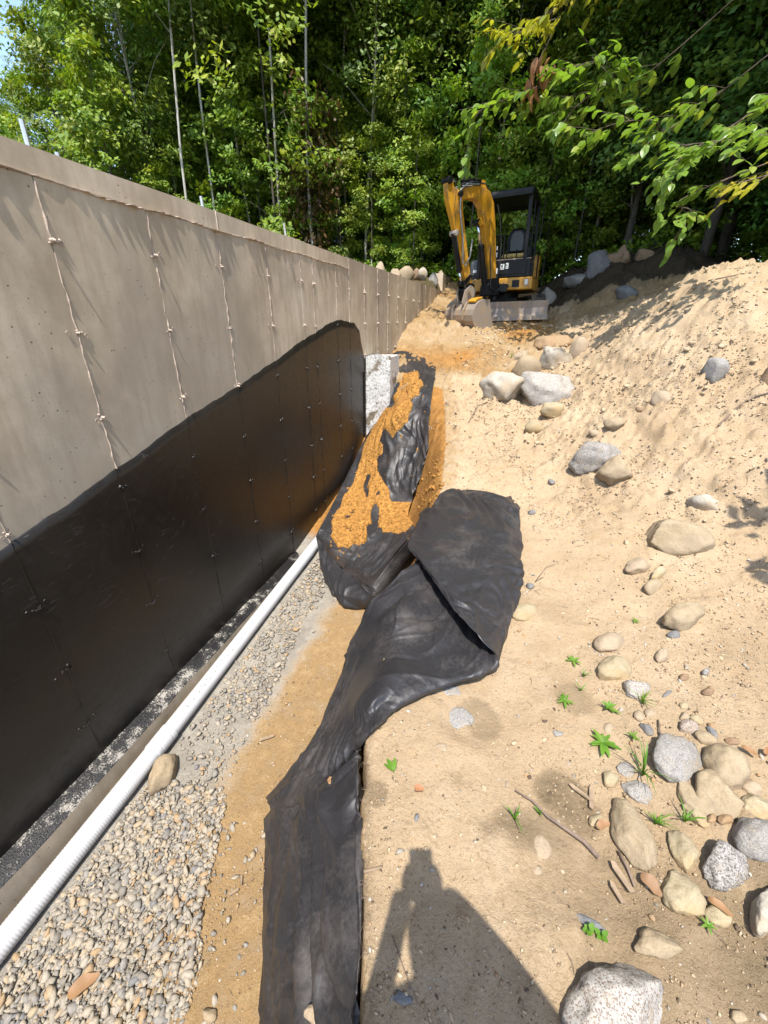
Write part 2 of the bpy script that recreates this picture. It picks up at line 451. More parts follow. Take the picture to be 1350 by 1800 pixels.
M['leafDead'] = leaf_mat('dead_leaf', [(.26, .12, .055), (.36, .17, .085), (.30, .15, .065)], .3, .6, 'obj')
M['leafDry'] = leaf_mat('dry_leaf', [(.27, .15, .07), (.24, .14, .075)], .15, .6, 'obj')
M['weed'] = leaf_mat('weed_leaf', [(.09, .20, .02), (.12, .25, .03), (.16, .26, .04)], .35, .45, 'obj')
M['needle'] = leaf_mat('pine_needle', [(.020, .055, .018), (.035, .075, .02), (.055, .095, .022)], .25)
M['birch'] = bark_mat('pale_bark', (.30, .28, .24), (.50, .47, .41), (.10, .085, .07))
M['bark'] = bark_mat('grey_brown_bark', (.04, .033, .026), (.095, .08, .062), (.03, .025, .02))

# ------------------------------------------------------------------ terrain height
WALL_X = -2.077
EDGE_Y = [-3, .0, .36, .71, .98, 1.22, 2.0, 2.8, 3.8, 4.6, 5.4, 6.3]
EDGE_X = [-.08, -.10, -.14, -.263, -.36, -.42, -.52, -.50, -.53, -.62, -.78, -1.0]
def edge_x(y): return np.interp(y, EDGE_Y, EDGE_X)
def floor_z(y): return np.interp(y, [-3, .3, 3.5, 4.3, 4.9, 5.5, 5.95, 6.25], [-1.02, -.985, -.76, -.62, -.30, .30, .92, 1.12])
BASE_Y = [-60, -3, 0, 2.8, 3.5, 4.5, 6, 7.8, 9.4, 10.5, 12, 14, 20, 40, 90]
BASE_Z = [0, 0, 0, .0, .06, .27, .70, 1.12, 1.47, 1.64, 2.0, 2.45, 2.75, 3.3, 4]
def bank(x, y):
    b = 1.42 * sstep(.15, 2.3, x - .10 * np.maximum(0, y - 5)) * sstep(2.2, 6.3, y)
    return b * (1 - .62 * sstep(6.7, 8.9, y + .25 * (x - 2)))
def h_smooth(x, y):
    x = np.asarray(x, float); y = np.asarray(y, float)
    z = sum(np.interp(y + k, BASE_Y, BASE_Z) for k in (-.35, 0, .35)) / 3
    z = z + .13 * np.maximum(0, x - .55) * sstep(6, 3, y) + bank(x, y)
    z = z + .20 * sstep(-.9, -2.0, x) * sstep(6.5, 9, y)
    z = z + .42 * sstep(.3, 1.3, x) * sstep(10.3, 11.8, y) * sstep(4.8, 3.0, x)
    z = np.where(x < -2.2, np.interp(y, [-60, 6, 10, 13, 20, 40, 90], [1.2, 1.5, 2.2, 2.7, 2.9, 3.3, 4]), z)
    return z
def h_ground(x, y):
    x = np.asarray(x, float); y = np.asarray(y, float)
    z = h_smooth(x, y)
    ex = edge_x(y) + .02 * vnoise(x * 0, y * 5, 0, 5) + .012 * vnoise(x * 0, y * 17, 0, 6)
    w = np.interp(y, [0, 3, 3.6, 5, 6], [.03, .04, .30, .45, .45])
    t = sstep(ex - w, ex, x)
    fz = np.minimum(floor_z(y), z)
    wz = np.interp(y, [4.2, 5.2, 6.0, 6.3], [-.66, -.48, .0, .3]); fz = np.where(y > 4.2, np.minimum(fz, wz + (fz - wz) * sstep(-1.85, -1.45, x)), fz)
    zin = fz + .05 * sstep(-1.3, -.6, x)
    tr = (y < 6.3) & (x > -2.2)
    return np.where(tr, zin * (1 - t) + z * t, z)
def at(px, py, lift=0.0):
    d = view_dir(px, py)
    s = np.linspace(.3, 22, 2200)
    P = EYE[None] + d[None] * s[:, None]
    g = P[:, 2] - h_ground(P[:, 0], P[:, 1]) - lift
    i = int(np.argmax(g < 0)) if (g < 0).any() else len(s) - 1
    i = max(i, 1)
    a, b = s[i - 1], s[i]; t = g[i - 1] / (g[i - 1] - g[i] + 1e-9)
    return EYE + d * (a + (b - a) * np.clip(t, 0, 1))
def z_at(x, y): return float(h_ground(np.array([x]), np.array([y]))[0])

# individual rocks: (px, py, width px, height px, angle deg, material, height factor, label)
ROCKS = [
 (1080, 1752, 178, 215, 20, 'granite_white', .42, 'largest pale speckled boulder at the edge of the shadow, foreground'),
 (1155, 1662, 80, 58, 25, 'tan', .5, 'smooth pinkish tan oval stone above the big speckled boulder'),
 (1112, 1470, 165, 66, 62, 'tan', .5, 'long pointed tan rock with a rough grey shoulder'),
 (1200, 1498, 92, 42, 58, 'yellow', .5, 'slim yellowish stone between the long pointed rock and the speckled round one'),
 (1267, 1509, 100, 86, 50, 'granite', .6, 'round black and white speckled granite rock in the right pile'),
 (1198, 1572, 100, 68, 55, 'yellow', .5, 'cream yellow rock just below the slim yellowish stone'),
 (1262, 1612, 52, 34, 35, 'yellow', .4, 'small buff stone with a curled orange leaf across it'),
 (1342, 1588, 62, 112, 5, 'white', .6, 'whitish upright rock cut by the right picture edge'),
 (1322, 1478, 92, 78, 30, 'grey', .7, 'dark grey angular rock with a flat yellow top'),
 (1256, 1396, 112, 82, 48, 'tan', .62, 'largest rounded tan boulder of the right pile'),
 (1212, 1408, 82, 34, 55, 'tan', .45, 'narrow tan slab leaning on the rounded tan boulder'),
 (1218, 1440, 62, 22, 45, 'yellow', .4, 'thin yellow flake under the narrow tan slab'),
 (1270, 1346, 96, 70, 40, 'tan', .7, 'humped tan rock behind the rounded tan boulder'),
 (1181, 1343, 92, 76, 40, 'grey', .4, 'flat light grey five sided rock beside grass'),
 (1330, 1413, 62, 42, 20, 'yellow', .5, 'cream stone wedged right of the rounded tan boulder'),
 (1321, 1382, 40, 26, 25, 'sandy', .5, 'small yellow pebble behind the cream wedged stone'),
 (1072, 1371, 34, 28, 35, 'yellow', .5, 'small egg shaped cream stone left of the grass tuft'),
 (1119, 1391, 60, 36, 30, 'grey', .35, 'flat grey streaked stone half buried beside the grass tuft'),
 (1100, 1353, 34, 24, 30, 'grey', .3, 'small flat greenish grey stone above the streaked one'),
 (952, 1484, 46, 56, 0, 'sandy', .16, 'round pale stone buried flush in the sand near the stick'),
 (944, 1528, 22, 20, 0, 'sandy', .25, 'small pale stone below the flush buried round one'),
 (1204, 1284, 54, 26, 15, 'granite_pink', .6, 'pink speckled rough rock at the head of the right pile'),
 (1135, 1288, 36, 18, 48, 'slate', .4, 'blue grey slate chip'),
 (1117, 1212, 52, 34, 10, 'granite_white', .5, 'speckled grey stone with grass growing in front of it'),
 (1236, 1306, 42, 20, 25, 'tan', .5, 'flat tan stone right of the pink speckled rock'),
 (1249, 1290, 32, 13, 40, 'slate', .5, 'thin grey stone next to a rust orange chip'),
 (1249, 1281, 20, 10, 35, 'orange_rock', .6, 'rust orange chip near the pink speckled rock'),
 (1122, 1264, 22, 20, 20, 'sandy', .4, 'buff stone just above the blue grey chip'),
 (1142, 1257, 24, 18, 0, 'sandy', .3, 'flat sandy stone right of the buff one'),
 (1201, 1244, 18, 13, 10, 'yellow', .4, 'small cream pebble alone above the pink speckled rock'),
 (1201, 1262, 20, 17, 10, 'sandy', .5, 'beige pebble directly behind the pink speckled rock'),
 (1222, 1268, 30, 14, 30, 'yellow', .4, 'oblong cream pebble right of the beige one'),
 (1243, 1216, 24, 16, 0, 'brown', .6, 'orange brown round pebble'),
 (1251, 1208, 15, 9, 25, 'orange_rock', .6, 'tiny rusty chip touching the orange brown pebble'),
 (1203, 1190, 19, 14, 0, 'brown', .7, 'reddish brown nut sized stone on the sand'),
 (1240, 1181, 15, 14, 0, 'granite', .7, 'small dark speckled pebble right of the reddish brown stone'),
 (1173, 1221, 24, 8, -35, 'slate', .4, 'thin grey sliver lying alone on the sand'),
 (1070, 1280, 24, 22, 20, 'sandy', .35, 'tan pebble behind the large green weed'),
 (980, 1292, 20, 14, 20, 'grey', .2, 'flat grey pebble in pale sand left of the large weed'),
 (1201, 1318, 34, 17, 45, 'tan', .5, 'brownish sliver below the pink speckled rock'),
 (1284, 1305, 26, 13, 15, 'brown', .5, 'brown flat pebble at the right end of the pile'),
 (1032, 1626, 62, 40, 35, 'slate', .16, 'flat grey stone buried beside a clover sprig'),
 (1046, 1447, 24, 28, 20, 'yellow', .4, 'cream stone next to the lower end of the stick'),
 (1296, 1789, 34, 26, 20, 'tan', .4, 'tan stone at the bottom right corner'),
 (1244, 1447, 18, 18, 10, 'orange_rock', .5, 'small rusty yellow stone under the big tan boulder'),
 (1267, 1452, 26, 18, 10, 'orange_rock', .5, 'orange stone above the speckled granite rock'),
 (708, 1757, 38, 32, 20, 'slate', .3, 'flat blue grey stone inside the cast shadow'),
 (810, 1260, 54, 42, 15, 'grey', .10, 'pale blue grey stone flush in the sand by the fabric'),
 (790, 1212, 60, 22, 10, 'grey', .10, 'cracked grey stone flush at the fabric edge'),
 (776, 1318, 24, 22, 0, 'sandy', .12, 'round buff stone flush in the sand'),
 (974, 609, 62, 28, -8, 'orange_rock', .8, 'orange topped rock highest in the row up the ramp'),
 (971, 645, 58, 50, -15, 'white', .9, 'white block in the row of rocks up the ramp'),
 (923, 652, 46, 36, 10, 'tan', .7, 'tan rock left of the white block'),
 (917, 632, 30, 20, 0, 'sandy', .7, 'sandy lump behind the tan rock'),
 (1014, 625, 30, 36, -20, 'sandy', .5, 'sand covered stone right of the white block'),
 (953, 704, 84, 66, -30, 'granite_white', .85, 'largest angular grey white rock of the row up the ramp'),
 (876, 707, 66, 50, 5, 'white', .85, 'pale angular rock left of the largest one on the ramp'),
 (968, 735, 36, 26, -10, 'yellow', .7, 'cream stone below the largest angular rock'),
 (938, 762, 30, 20, 0, 'yellow', .7, 'small cream stone lowest of the ramp row'),
 (1039, 815, 86, 58, 15, 'granite', .5, 'grey speckled rock bedded in the middle of the sandy bank'),
 (1073, 842, 62, 52, 0, 'tan', .5, 'tan rock touching the grey speckled rock on the bank'),
 (1074, 770, 37, 20, -5, 'tan', .6, 'flat tan stone above the bedded grey rock'),
 (1039, 780, 22, 12, 0, 'sandy', .5, 'small sandy stone left of the flat tan one'),
 (1157, 719, 36, 30, -30, 'sandy', .7, 'pointed sand coloured stone high on the bank'),
 (1252, 662, 42, 40, 70, 'grey', .7, 'grey stone in the upper dappled shade of the bank'),
 (1346, 668, 24, 42, 0, 'brown', .9, 'brown upright rock at the right picture edge, high on the bank'),
 (1231, 887, 52, 46, 0, 'white', .55, 'round whitish stone with a dark hollow behind it'),
 (1188, 948, 104, 70, 35, 'tan', .6, 'big half buried rock with its dark undercut side showing'),
 (1155, 1013, 28, 17, -10, 'yellow', .7, 'yellow pebble on top of a darker stone'),
 (1146, 1032, 36, 24, -10, 'tan', .5, 'darker stone underneath the yellow pebble'),
 (1199, 1082, 80, 48, 0, 'tan', .5, 'smooth oval stone in the lower dappled shade'),
 (1184, 1119, 26, 18, 0, 'slate', .4, 'small grey stone below the smooth oval one'),
 (1161, 1152, 28, 26, -20, 'sandy', .6, 'rounded stone with a dark left face'),
 (1072, 1129, 60, 36, 0, 'sandy', .45, 'broad dusty stone above the smooth cream one'),
 (1079, 1174, 64, 50, 10, 'yellow', .5, 'smooth cream stone above the speckled grass stone'),
 (921, 1079, 54, 38, -5, 'yellow', .3, 'pale cream stone right of the black flap'),
 (1119, 999, 48, 28, -5, 'sandy', .4, 'crusted flat stone left of the half buried rock'),
 (968, 852, 13, 11, 0, 'slate', .9, 'dark pebble alone on smooth sand'),
 (934, 903, 13, 11, 30, 'slate', .6, 'grey pebble near the far corner of the flap'),
 (931, 1030, 17, 12, 0, 'slate', .5, 'blue grey pebble right of the flap'),
 (1117, 739, 14, 9, 0, 'brown', .6, 'dark brown pebble on the upper bank'),
 (1048, 446, 50, 52, -25, 'slate', 1.1, 'tall dark boulder on the shaded mound'),
 (1014, 466, 44, 24, -8, 'grey', .9, 'bluish light grey boulder left of the tall dark boulder'),
 (965, 492, 30, 44, -15, 'granite_white', 1.0, 'pale slab standing beside the digger'),
 (1091, 455, 28, 38, 0, 'brown', 1.2, 'brown jagged rock right of the tall dark boulder'),
 (1096, 520, 44, 26, 0, 'slate', .6, 'dim rock low in the shaded hollow'),
 (1128, 474, 40, 26, 0, 'brown', .8, 'dim brown rock at the back of the shaded mound'),
 (1035, 494, 26, 18, 0, 'slate', .8, 'small dark stone under the tall dark boulder'),
 (1070, 486, 34, 22, 0, 'brown', .8, 'dark lump of rock on the face of the shaded mound'),
 (1000, 500, 22, 14, 0, 'grey', .8, 'small grey stone right of the pale slab'),
 (290, 1357, 84, 48, -58, 'tan', .75, 'smooth tan cobble leaning on the white pipe'),
 (368, 1784, 34, 36, -50, 'tan', .7, 'tan cobble at the bottom edge beside the gravel'),
 (568, 1788, 70, 60, 0, 'sandy', .3, 'sandy lump lying on the fabric at the bottom edge'),
 (690, 610, 16, 11, -10, 'white', .9, 'pale stone holding down the far end of the fabric'),
]
def rock_foot(px, py, w, h, hf):
    lower = .12 * h if hf > .4 else 0
    return onY(px, py + h * .35, 11.5 if px < 1000 else 11.9) if (px > 950 and py < 500) else at(px, py + lower)
# inner, finely modelled patch of the dig
X0, X1, Y0, Y1 = -2.1, 4.6, -1.6, 14.0
gx = np.concatenate([np.arange(X0, 1.6, .016), np.arange(1.6, 3.2, .022), np.arange(3.2, X1, .04), [X1]])
ys = [Y0]
while ys[-1] < Y1:
    ys.append(ys[-1] + (.035 if ys[-1] < .2 else .016 if ys[-1] < 3.2 else min(.045, .016 + .006 * (ys[-1] - 3.2))))
ys[-1] = Y1
gy = np.array(ys)
GX, GY = np.meshgrid(gx, gy)
Zs = h_ground(GX, GY)
intr = (GX < edge_x(GY)) & (GY < 6.0)
fade = sstep(0, .5, GX - X0 + .3) * sstep(0, .4, X1 - GX) * sstep(0, .4, Y1 - GY) * sstep(0, .4, GY - Y0)
loose = sstep(3.0, 5.5, GY + .9 * np.maximum(0, GX - .3))        # dug, cloddy soil on bank and ramp
rough = np.where(intr, .35, .45 + .55 * loose)
nz = .050 * fbm(GX * 1.6, GY * 1.6, 0, 11, 3) * (.5 + loose) + .034 * fbm(GX * 6, GY * 6, 0, 21, 4) * rough + .014 * fbm(GX * 15, GY * 15, 0, 25, 3) * loose
cl = np.maximum(0, fbm(GX * 11, GY * 11, 0, 31, 3) - .12)
cl2 = np.maximum(0, fbm(GX * 22, GY * 22, 0, 35, 2) - .10) * sstep(-.15, .25, fbm(GX * 2.3, GY * 2.3, 0, 37, 3))
scarp = sstep(.02, .10, fbm(GX * 2.4 + .5 * GY, GY * 2.0, 0, 57, 4)) + .6 * sstep(.05, .11, fbm(GX * 6, GY * 5, 0, 59, 4))
nz = nz + (.12 * cl + .07 * cl2 + .030 * scarp) * loose + .006 * scarp * np.where(intr, .3, 1) + .009 * fbm(GX * 24, GY * 24, 0, 41, 3) * rough
foot = np.maximum(0, fbm(GX * 3.1, GY * 3.1, 0, 51, 2) - .25)
nz = nz - .05 * foot * np.where(intr, 0, 1) * (1 - .4 * loose)
for (px, py, w, h, ang, mat, hf, label) in ROCKS:
    if max(w, h) < 22 or label.startswith('sandy lump') or px < 500: continue
    q = rock_foot(px, py, w, h, hf); rad = .5 * math.sqrt(w * h) * np.linalg.norm(q - EYE) / F_PX * .85
    jj = np.where(np.abs(gy - q[1]) < 3 * rad)[0]; ii = np.where(np.abs(gx - q[0]) < 3 * rad)[0]
    if len(jj) == 0 or len(ii) == 0: continue
    sl = np.ix_(jj, ii); dd = np.hypot(GX[sl] - q[0], GY[sl] - q[1]) / rad
    nz[sl] += .20 * min(hf, .8) * rad * np.exp(-((dd - .75) / .38) ** 2) * (.75 + .9 * fbm(GX[sl] * 9, GY[sl] * 9, 0, 45, 3))
hz = sstep(10.5, 11.3, GY) * sstep(.1, .7, GX)
nz = nz + hz * (.16 * fbm(GX * 2.6, GY * 2.6, 0, 121, 4) + .08 * np.maximum(0, fbm(GX * 8, GY * 8, 0, 123, 3)))
nz = np.where(intr, nz * np.interp(GX, [-2.1, -1.3, -.9], [.3, .4, .8]), nz)
G_Z = Zs + nz * fade
nxv, nyv = len(gx), len(gy)
V = np.stack([GX.ravel(), GY.ravel(), G_Z.ravel()], 1)
I = np.arange(nxv * nyv).reshape(nyv, nxv)
Fq = np.stack([I[:-1, :-1].ravel(), I[:-1, 1:].ravel(), I[1:, 1:].ravel(), I[1:, :-1].ravel()], 1)
me = mesh_from('ground', V, Fq, M['soil'], True)
nL = fbm(GX * 1.1, GY * 1.1, 0, 61, 4); nM = fbm(GX * 4, GY * 4, 0, 71, 4)
slopein = sstep(.0, .5, edge_x(GY) + .06 - GX) 
orange = np.where(intr, sstep(-1.62, -1.25, GX + .10 * nM) * .62, 0)
orange = np.maximum(orange, np.where(intr & (GY > 3.2), 1.0 - .0 * GX, 0))
ramp = sstep(5.9, 6.9, GY - .1 * GX) * sstep(1.6, .4, GX - .12 * (GY - 8))
orange = np.maximum(orange, ramp * (.62 + .45 * nL))
orange = np.maximum(orange, (1 - intr) * sstep(3.2, 4.0, GY) * sstep(.42, .05, GX - edge_x(GY)) * .5)
orange = np.maximum(orange, (1 - intr) * sstep(.1, .5, nL) * loose * .38)
orange = np.maximum(orange, sstep(9.2, 10, GY) * sstep(.6, 1.2, GX) * .6)
grey = np.where(intr, sstep(-1.15, -1.5, GX + .13 * nM + np.interp(GY, [0, 1.0, 2.5, 3.5], [-.12, .05, .0, -.05])) * sstep(4.2, 3.6, GY), 0) * .8
brown = sstep(.05, .4, nL + .3 * nM) * sstep(1.9, .9, GY) * np.where(intr, .2, .75)
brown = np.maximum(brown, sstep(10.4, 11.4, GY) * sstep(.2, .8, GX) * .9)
brown = np.maximum(brown, np.where(intr, 0, sstep(.10, .0, GX - edge_x(GY)) * sstep(4, 3, GY) * .6))
brown = np.maximum(brown, sstep(.25, .5, nM) * .35 * (1 - intr))
for (bx, by, br, ba) in ((985, 1395, .13, .85), (1015, 1430, .10, .7), (1180, 1700, .28, .58), (1300, 1720, .28, .62), (1060, 1560, .2, .5), (930, 1600, .2, .4), (1240, 1640, .2, .55), (845, 1260, .14, .6), (660, 1400, .06, .7), (1010, 1235, .16, .55), (830, 1180, .05, .5)):
    q = onZ(bx, by, 0); dd = np.hypot(GX - q[0], GY - q[1]) / br + .45 * nM
    brown = np.maximum(brown, ba * sstep(1.1, .6, dd))
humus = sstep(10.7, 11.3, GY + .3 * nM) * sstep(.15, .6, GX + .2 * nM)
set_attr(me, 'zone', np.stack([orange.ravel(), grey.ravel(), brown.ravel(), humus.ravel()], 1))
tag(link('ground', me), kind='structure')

# outer terrain: forest floor out to the horizon, butted to the inner patch
ox = np.unique(np.round(np.concatenate([np.linspace(-150, -20, 14), np.arange(-20, X0 - .5, 1.2), [-2.25, X0], np.linspace(X0, X1, 12), np.arange(X1 + .8, 22, 1.2), np.linspace(24, 150, 14)]), 4))
oy = np.unique(np.round(np.concatenate([np.linspace(-150, -14, 14), np.arange(-13, Y0 - .4, 1.2), np.linspace(Y0, Y1, 24), np.arange(Y1 + .8, 40, 1.2), np.linspace(42, 200, 16)]), 4))
OX, OY = np.meshgrid(ox, oy)
OZ = h_smooth(OX, OY)
inside = (OX >= X0 - 1e-3) & (OX <= X1 + 1e-3) & (OY >= Y0 - 1e-3) & (OY <= Y1 + 1e-3)
OZ = OZ + np.where(inside, 0, .25 * fbm(OX * .35, OY * .35, 0, 81, 3) * sstep(0, 3, np.maximum(np.maximum(X0 - OX, OX - X1), np.maximum(Y0 - OY, OY - Y1))))
tr = inside & (OY < 6.3) & (OX < edge_x(OY)); OZ = np.where(tr, h_ground(OX, OY), OZ)
J = np.arange(OX.size).reshape(OX.shape)
cx = (OX[:-1, :-1] + OX[1:, 1:]) / 2; cy = (OY[:-1, :-1] + OY[1:, 1:]) / 2
keep = ~((cx > X0) & (cx < X1) & (cy > Y0) & (cy < Y1))
Fo = np.stack([J[:-1, :-1], J[:-1, 1:], J[1:, 1:], J[1:, :-1]], -1)[keep]
me = mesh_from('terrain', np.stack([OX.ravel(), OY.ravel(), OZ.ravel()], 1), Fo, M['forest'], True)
tag(link('terrain', me), kind='structure')

# ------------------------------------------------------------------ foundation wall
wall = empty('foundation_wall', (WALL_X, 0, 0), 'long poured concrete foundation wall, lower half coated black, left of the trench', 'wall')
W_TOP, W_FOOT = 2.287, -.77
LEDGE = 1.65 + .252 * 2.077
END_BAND = 5.39
SEAM = [-1.98, -1.37, -.76, -.15, .45, 1.06, 1.668, 2.275, 2.885, 3.50, 4.106, 4.37, 4.98, 5.39, 5.96, 6.56, 7.13, 7.72, 8.31, 8.89, 9.46, 10.05, 10.63, 11.2, 11.75, 12.26]
CO = [(-3, .16), (-1, .44), (0, .56), (1.015, .695), (1.087, .711), (1.285, .754), (1.524, .816), (1.664, .849), (1.819, .89), (2.292, 1.018), (2.883, 1.134), (3.508, 1.282), (4.099, 1.436), (4.383, 1.486), (4.635, 1.555), (4.98, 1.613), (5.25, 1.60), (5.543, 1.568), (5.748, 1.474), (5.809, 1.324), (5.955, 1.096)]
def coat_z(y): return float(np.interp(y, [c[0] for c in CO], [c[1] for c in CO])) + .006 * float(vnoise(np.array([y * 9.0]), np.array([0.0]), 0, 3)[0]) + .003 * float(vnoise(np.array([y * 31.0]), np.array([0.0]), 0, 4)[0])
def wp(b, name, mat, **k): return b.build(name, mat, wall, off=(WALL_X, 0, 0), **k)
# core set 3 cm behind the cast faces
wp(MB().box((WALL_X - .14, 5.13, .75), (.22, 14.26, 3.05)), 'wall_core', M['concrete'])
for i in range(len(SEAM) - 1):
    y0, y1 = SEAM[i], SEAM[i + 1]
    top = LEDGE if y1 <= END_BAND + .01 else W_TOP
    out = random.uniform(-.0016, .0016); tw = random.uniform(-.0012, .0012); tv = random.uniform(-.0015, .0015)
    f = lambda s, t: WALL_X + out + tw * (s - .5) + tv * (t - .5)
    b = MB(); ny, nzv = 2, 10
    vs = []; fs = []
    for a in range(ny + 1):
        for c in range(nzv + 1):
            s, t = a / ny, c / nzv
            vs.append((f(s, t) + .0007 * random.uniform(-1, 1), y0 + .0015 + (y1 - y0 - .003) * s, W_FOOT + (top - W_FOOT) * t))
    for a in range(ny):
        for c in range(nzv):
            k = a * (nzv + 1) + c; fs.append((k, k + nzv + 1, k + nzv + 2, k + 1))
    b.add(vs, fs)
    # closed at the sides and back
    x0 = WALL_X - .028
    b.add([(f(0, .5), y0 + .0015, W_FOOT), (f(0, .5), y0 + .0015, top), (x0, y0 + .0015, top), (x0, y0 + .0015, W_FOOT)], [(0, 1, 2, 3)])
    b.add([(f(1, .5), y1 - .0015, W_FOOT), (x0, y1 - .0015, W_FOOT), (x0, y1 - .0015, top), (f(1, .5), y1 - .0015, top)], [(0, 1, 2, 3)])
    b.add([(f(0, 1), y0 + .0015, top), (f(1, 1), y1 - .0015, top), (x0, y1 - .0015, top), (x0, y0 + .0015, top)], [(0, 1, 2, 3)])
    wp(b, 'concrete_panel', M['concrete'], smooth=False)
# top band cast above the joint, in lengths
for y0, y1 in ((-2, .30), (.30, 2.91), (2.91, 5.385)):
    b = MB(); n = max(2, int((y1 - y0) / .15)); vs = []
    for a in range(n + 1):
        y = y0 + .002 + (y1 - y0 - .004) * a / n
        zt = W_TOP + .006 * float(vnoise(np.array([y * 3]), np.array([1.]), 0, 9)[0])
        x = WALL_X - .002 + .001 * float(vnoise(np.array([y * 2]), np.array([5.]), 0, 9)[0])
        vs += [(x, y, LEDGE + .002), (x, y, zt), (WALL_X - .25, y, zt), (WALL_X - .25, y, LEDGE + .002)]
    fs = []
    for a in range(n):
        for k in range(3): fs.append((a * 4 + k, a * 4 + k + 1, a * 4 + k + 5, a * 4 + k + 4))
    fs += [(0, 1, 2, 3), (n * 4 + 3, n * 4 + 2, n * 4 + 1, n * 4)]
    wp(b.add(vs, fs), 'top_band', M['concrete_band'])
# lid over the far part so its top edge is uneven too
wp(MB().box((WALL_X - .139, 8.83, W_TOP + .003), (.222, 6.86, .012)), 'wall_cap', M['concrete_band'])
def fin(name, path, prot, wid, mat, kind='v'):
    """ragged mortar fin squeezed out at a form joint"""
    b = MB(); vs = []; fs = []
    for i, (y, z) in enumerate(path):
        p = prot(i); w = wid * random.uniform(.6, 1.3)
        if kind == 'v': vs += [(WALL_X - .003, y - w, z), (WALL_X + p, y - w * .3, z), (WALL_X + p * .9, y + w * .4, z), (WALL_X - .003, y + w, z)]
        else: vs += [(WALL_X - .003, y, z - w), (WALL_X + p * .9, y, z - w * .3), (WALL_X + p, y, z + w * .4), (WALL_X - .003, y, z + w)]
    for i in range(len(path) - 1):
        for k in range(3): fs.append((i * 4 + k, i * 4 + k + 1, i * 4 + k + 5, i * 4 + k + 4))
    b.add(vs, fs); return wp(b, name, mat)
for i, y in enumerate(SEAM[3:-1]):
    z1 = LEDGE - .015 if y < END_BAND - .1 else W_TOP - .01
    zc = coat_z(y) if y < 5.97 else z_at(-2.0, y) - .1
    n = max(4, int((z1 - zc) / .035))
    big = 1.0 if y < 3 else .75
    path = [(y + .004 * random.uniform(-1, 1), z1 + (zc - z1) * k / n) for k in range(n + 1)]
    fin('seam_fin', path, lambda k: big * random.choice([.001, .002, .003, .005, .008, .012]) * random.uniform(.6, 1.1), .0020, M['fin'])
    if y < 5.97:
        n = int((zc - W_FOOT) / .05)
        path = [(y + .004 * random.uniform(-1, 1), zc + (W_FOOT - zc) * k / n) for k in range(n + 1)]
        fin('coated_seam', path, lambda k: .0045 + random.uniform(.0005, .005), .005, M['tar'])
n = 260
path = [(-1.9 + (END_BAND + 1.9) * k / n, LEDGE + .006 * math.sin(k * .21) + .003 * random.uniform(-1, 1)) for k in range(n + 1)]
spk = [abs(random.gauss(0, 1)) for _ in range(n + 1)]
fin('joint_fin', path, lambda k: .003 + .006 * spk[k] + .010 * (spk[k] > 1.3), .0045, M['fin'], 'h')
path = [(2.91 + .003 * random.uniform(-1, 1), LEDGE + (W_TOP - LEDGE) * k / 6) for k in range(7)]
fin('seam_fin', path, lambda k: random.uniform(.002, .006), .004, M['fin'])
# snapped form ties with their burrs
def tie_mesh(seed, mat, r):
    rs = random.Random(seed); b = MB()
    L = rs.uniform(.018, .034) if r > .5 else .012
    b.tube([(-.002, 0, 0), (L * .6, 0, 0), (L, .004, -.003)], [.009, .008, .006], 7)
    for k in range(rs.randint(3, 5)):
        a = rs.uniform(0, 6.28); q = rs.uniform(.010, .03)
        y, z = q * math.cos(a) * 1.6, q * math.sin(a) * .6
        b.tube([(-.002, y, z), (rs.uniform(.004, .010), y, z), (.010, y * 1.05, z)], [rs.uniform(.006, .010), rs.uniform(.004, .008), .001], 6)
    for k in range(2):
        y, z = rs.uniform(-.07, .07), rs.uniform(-.02, .02)
        pts = [(.002, y + .011 * math.cos(t), z + .011 * math.sin(t)) for t in np.linspace(0, 6.28, 9)]
        b.tube(pts, .0022, 5, False)
    me = mesh_from('form_tie', b.v, b.f, mat, False); return me
ties = [tie_mesh(k, M['fin'], 1) for k in range(5)]; tties = [tie_mesh(k + 9, M['tar'], 0) for k in range(3)]
for y in SEAM[3:-1]:
    for k, z in enumerate((1.953, 1.563, 1.147, .74, .33, -.07, -.48)):
        if y > 6 and z < z_at(-2.0, y) + .05: continue
        black = y < 5.97 and z < coat_z(y)
        o = link('form_tie', random.choice(tties if black else ties), wall, (0.004 if black else 0.001, y, z + random.uniform(-.01, .01)))
        s = random.uniform(.6, .95) * (1.4 if y > 5.5 else 1); o.scale = (s, s, s)
o = link('form_tie', tties[0], wall, (.003, 1.06, 2.0))
# rust-stained tie left sticking out of the second seam
b = MB().tube([(WALL_X, 1.07, 2.04), (WALL_X + .014, 1.075, 2.045), (WALL_X + .022, 1.085, 1.99), (WALL_X + .012, 1.09, 1.955)], [.010, .014, .012, .006], 7)
wp(b, 'rusty_tie', M['rust'])
# black damp-proof coating, a skin 3 mm thick
b = MB(); vs = []; fs = []; n = 330; rows = 26
ya = np.linspace(-2, 5.955, n)
for j, y in enumerate(ya):
    zc = coat_z(y)
    for k in range(rows + 1):
        t = k / rows; z = W_FOOT + .002 + (zc - W_FOOT - .002) * t
        x = WALL_X + .0045 + .0012 * float(vnoise(np.array([y * 4]), np.array([z * 4]), 0, 13)[0])
        vs.append((x, y, z))
    vs.append((WALL_X - .004, y, zc + .001))
m_ = rows + 2
for j in range(n - 1):
    for k in range(rows + 1): fs.append((j * m_ + k, (j + 1) * m_ + k, (j + 1) * m_ + k + 1, j * m_ + k + 1))
b.add(vs, fs); wp(b, 'damp_proof_coating', M['tar'], smooth=True)
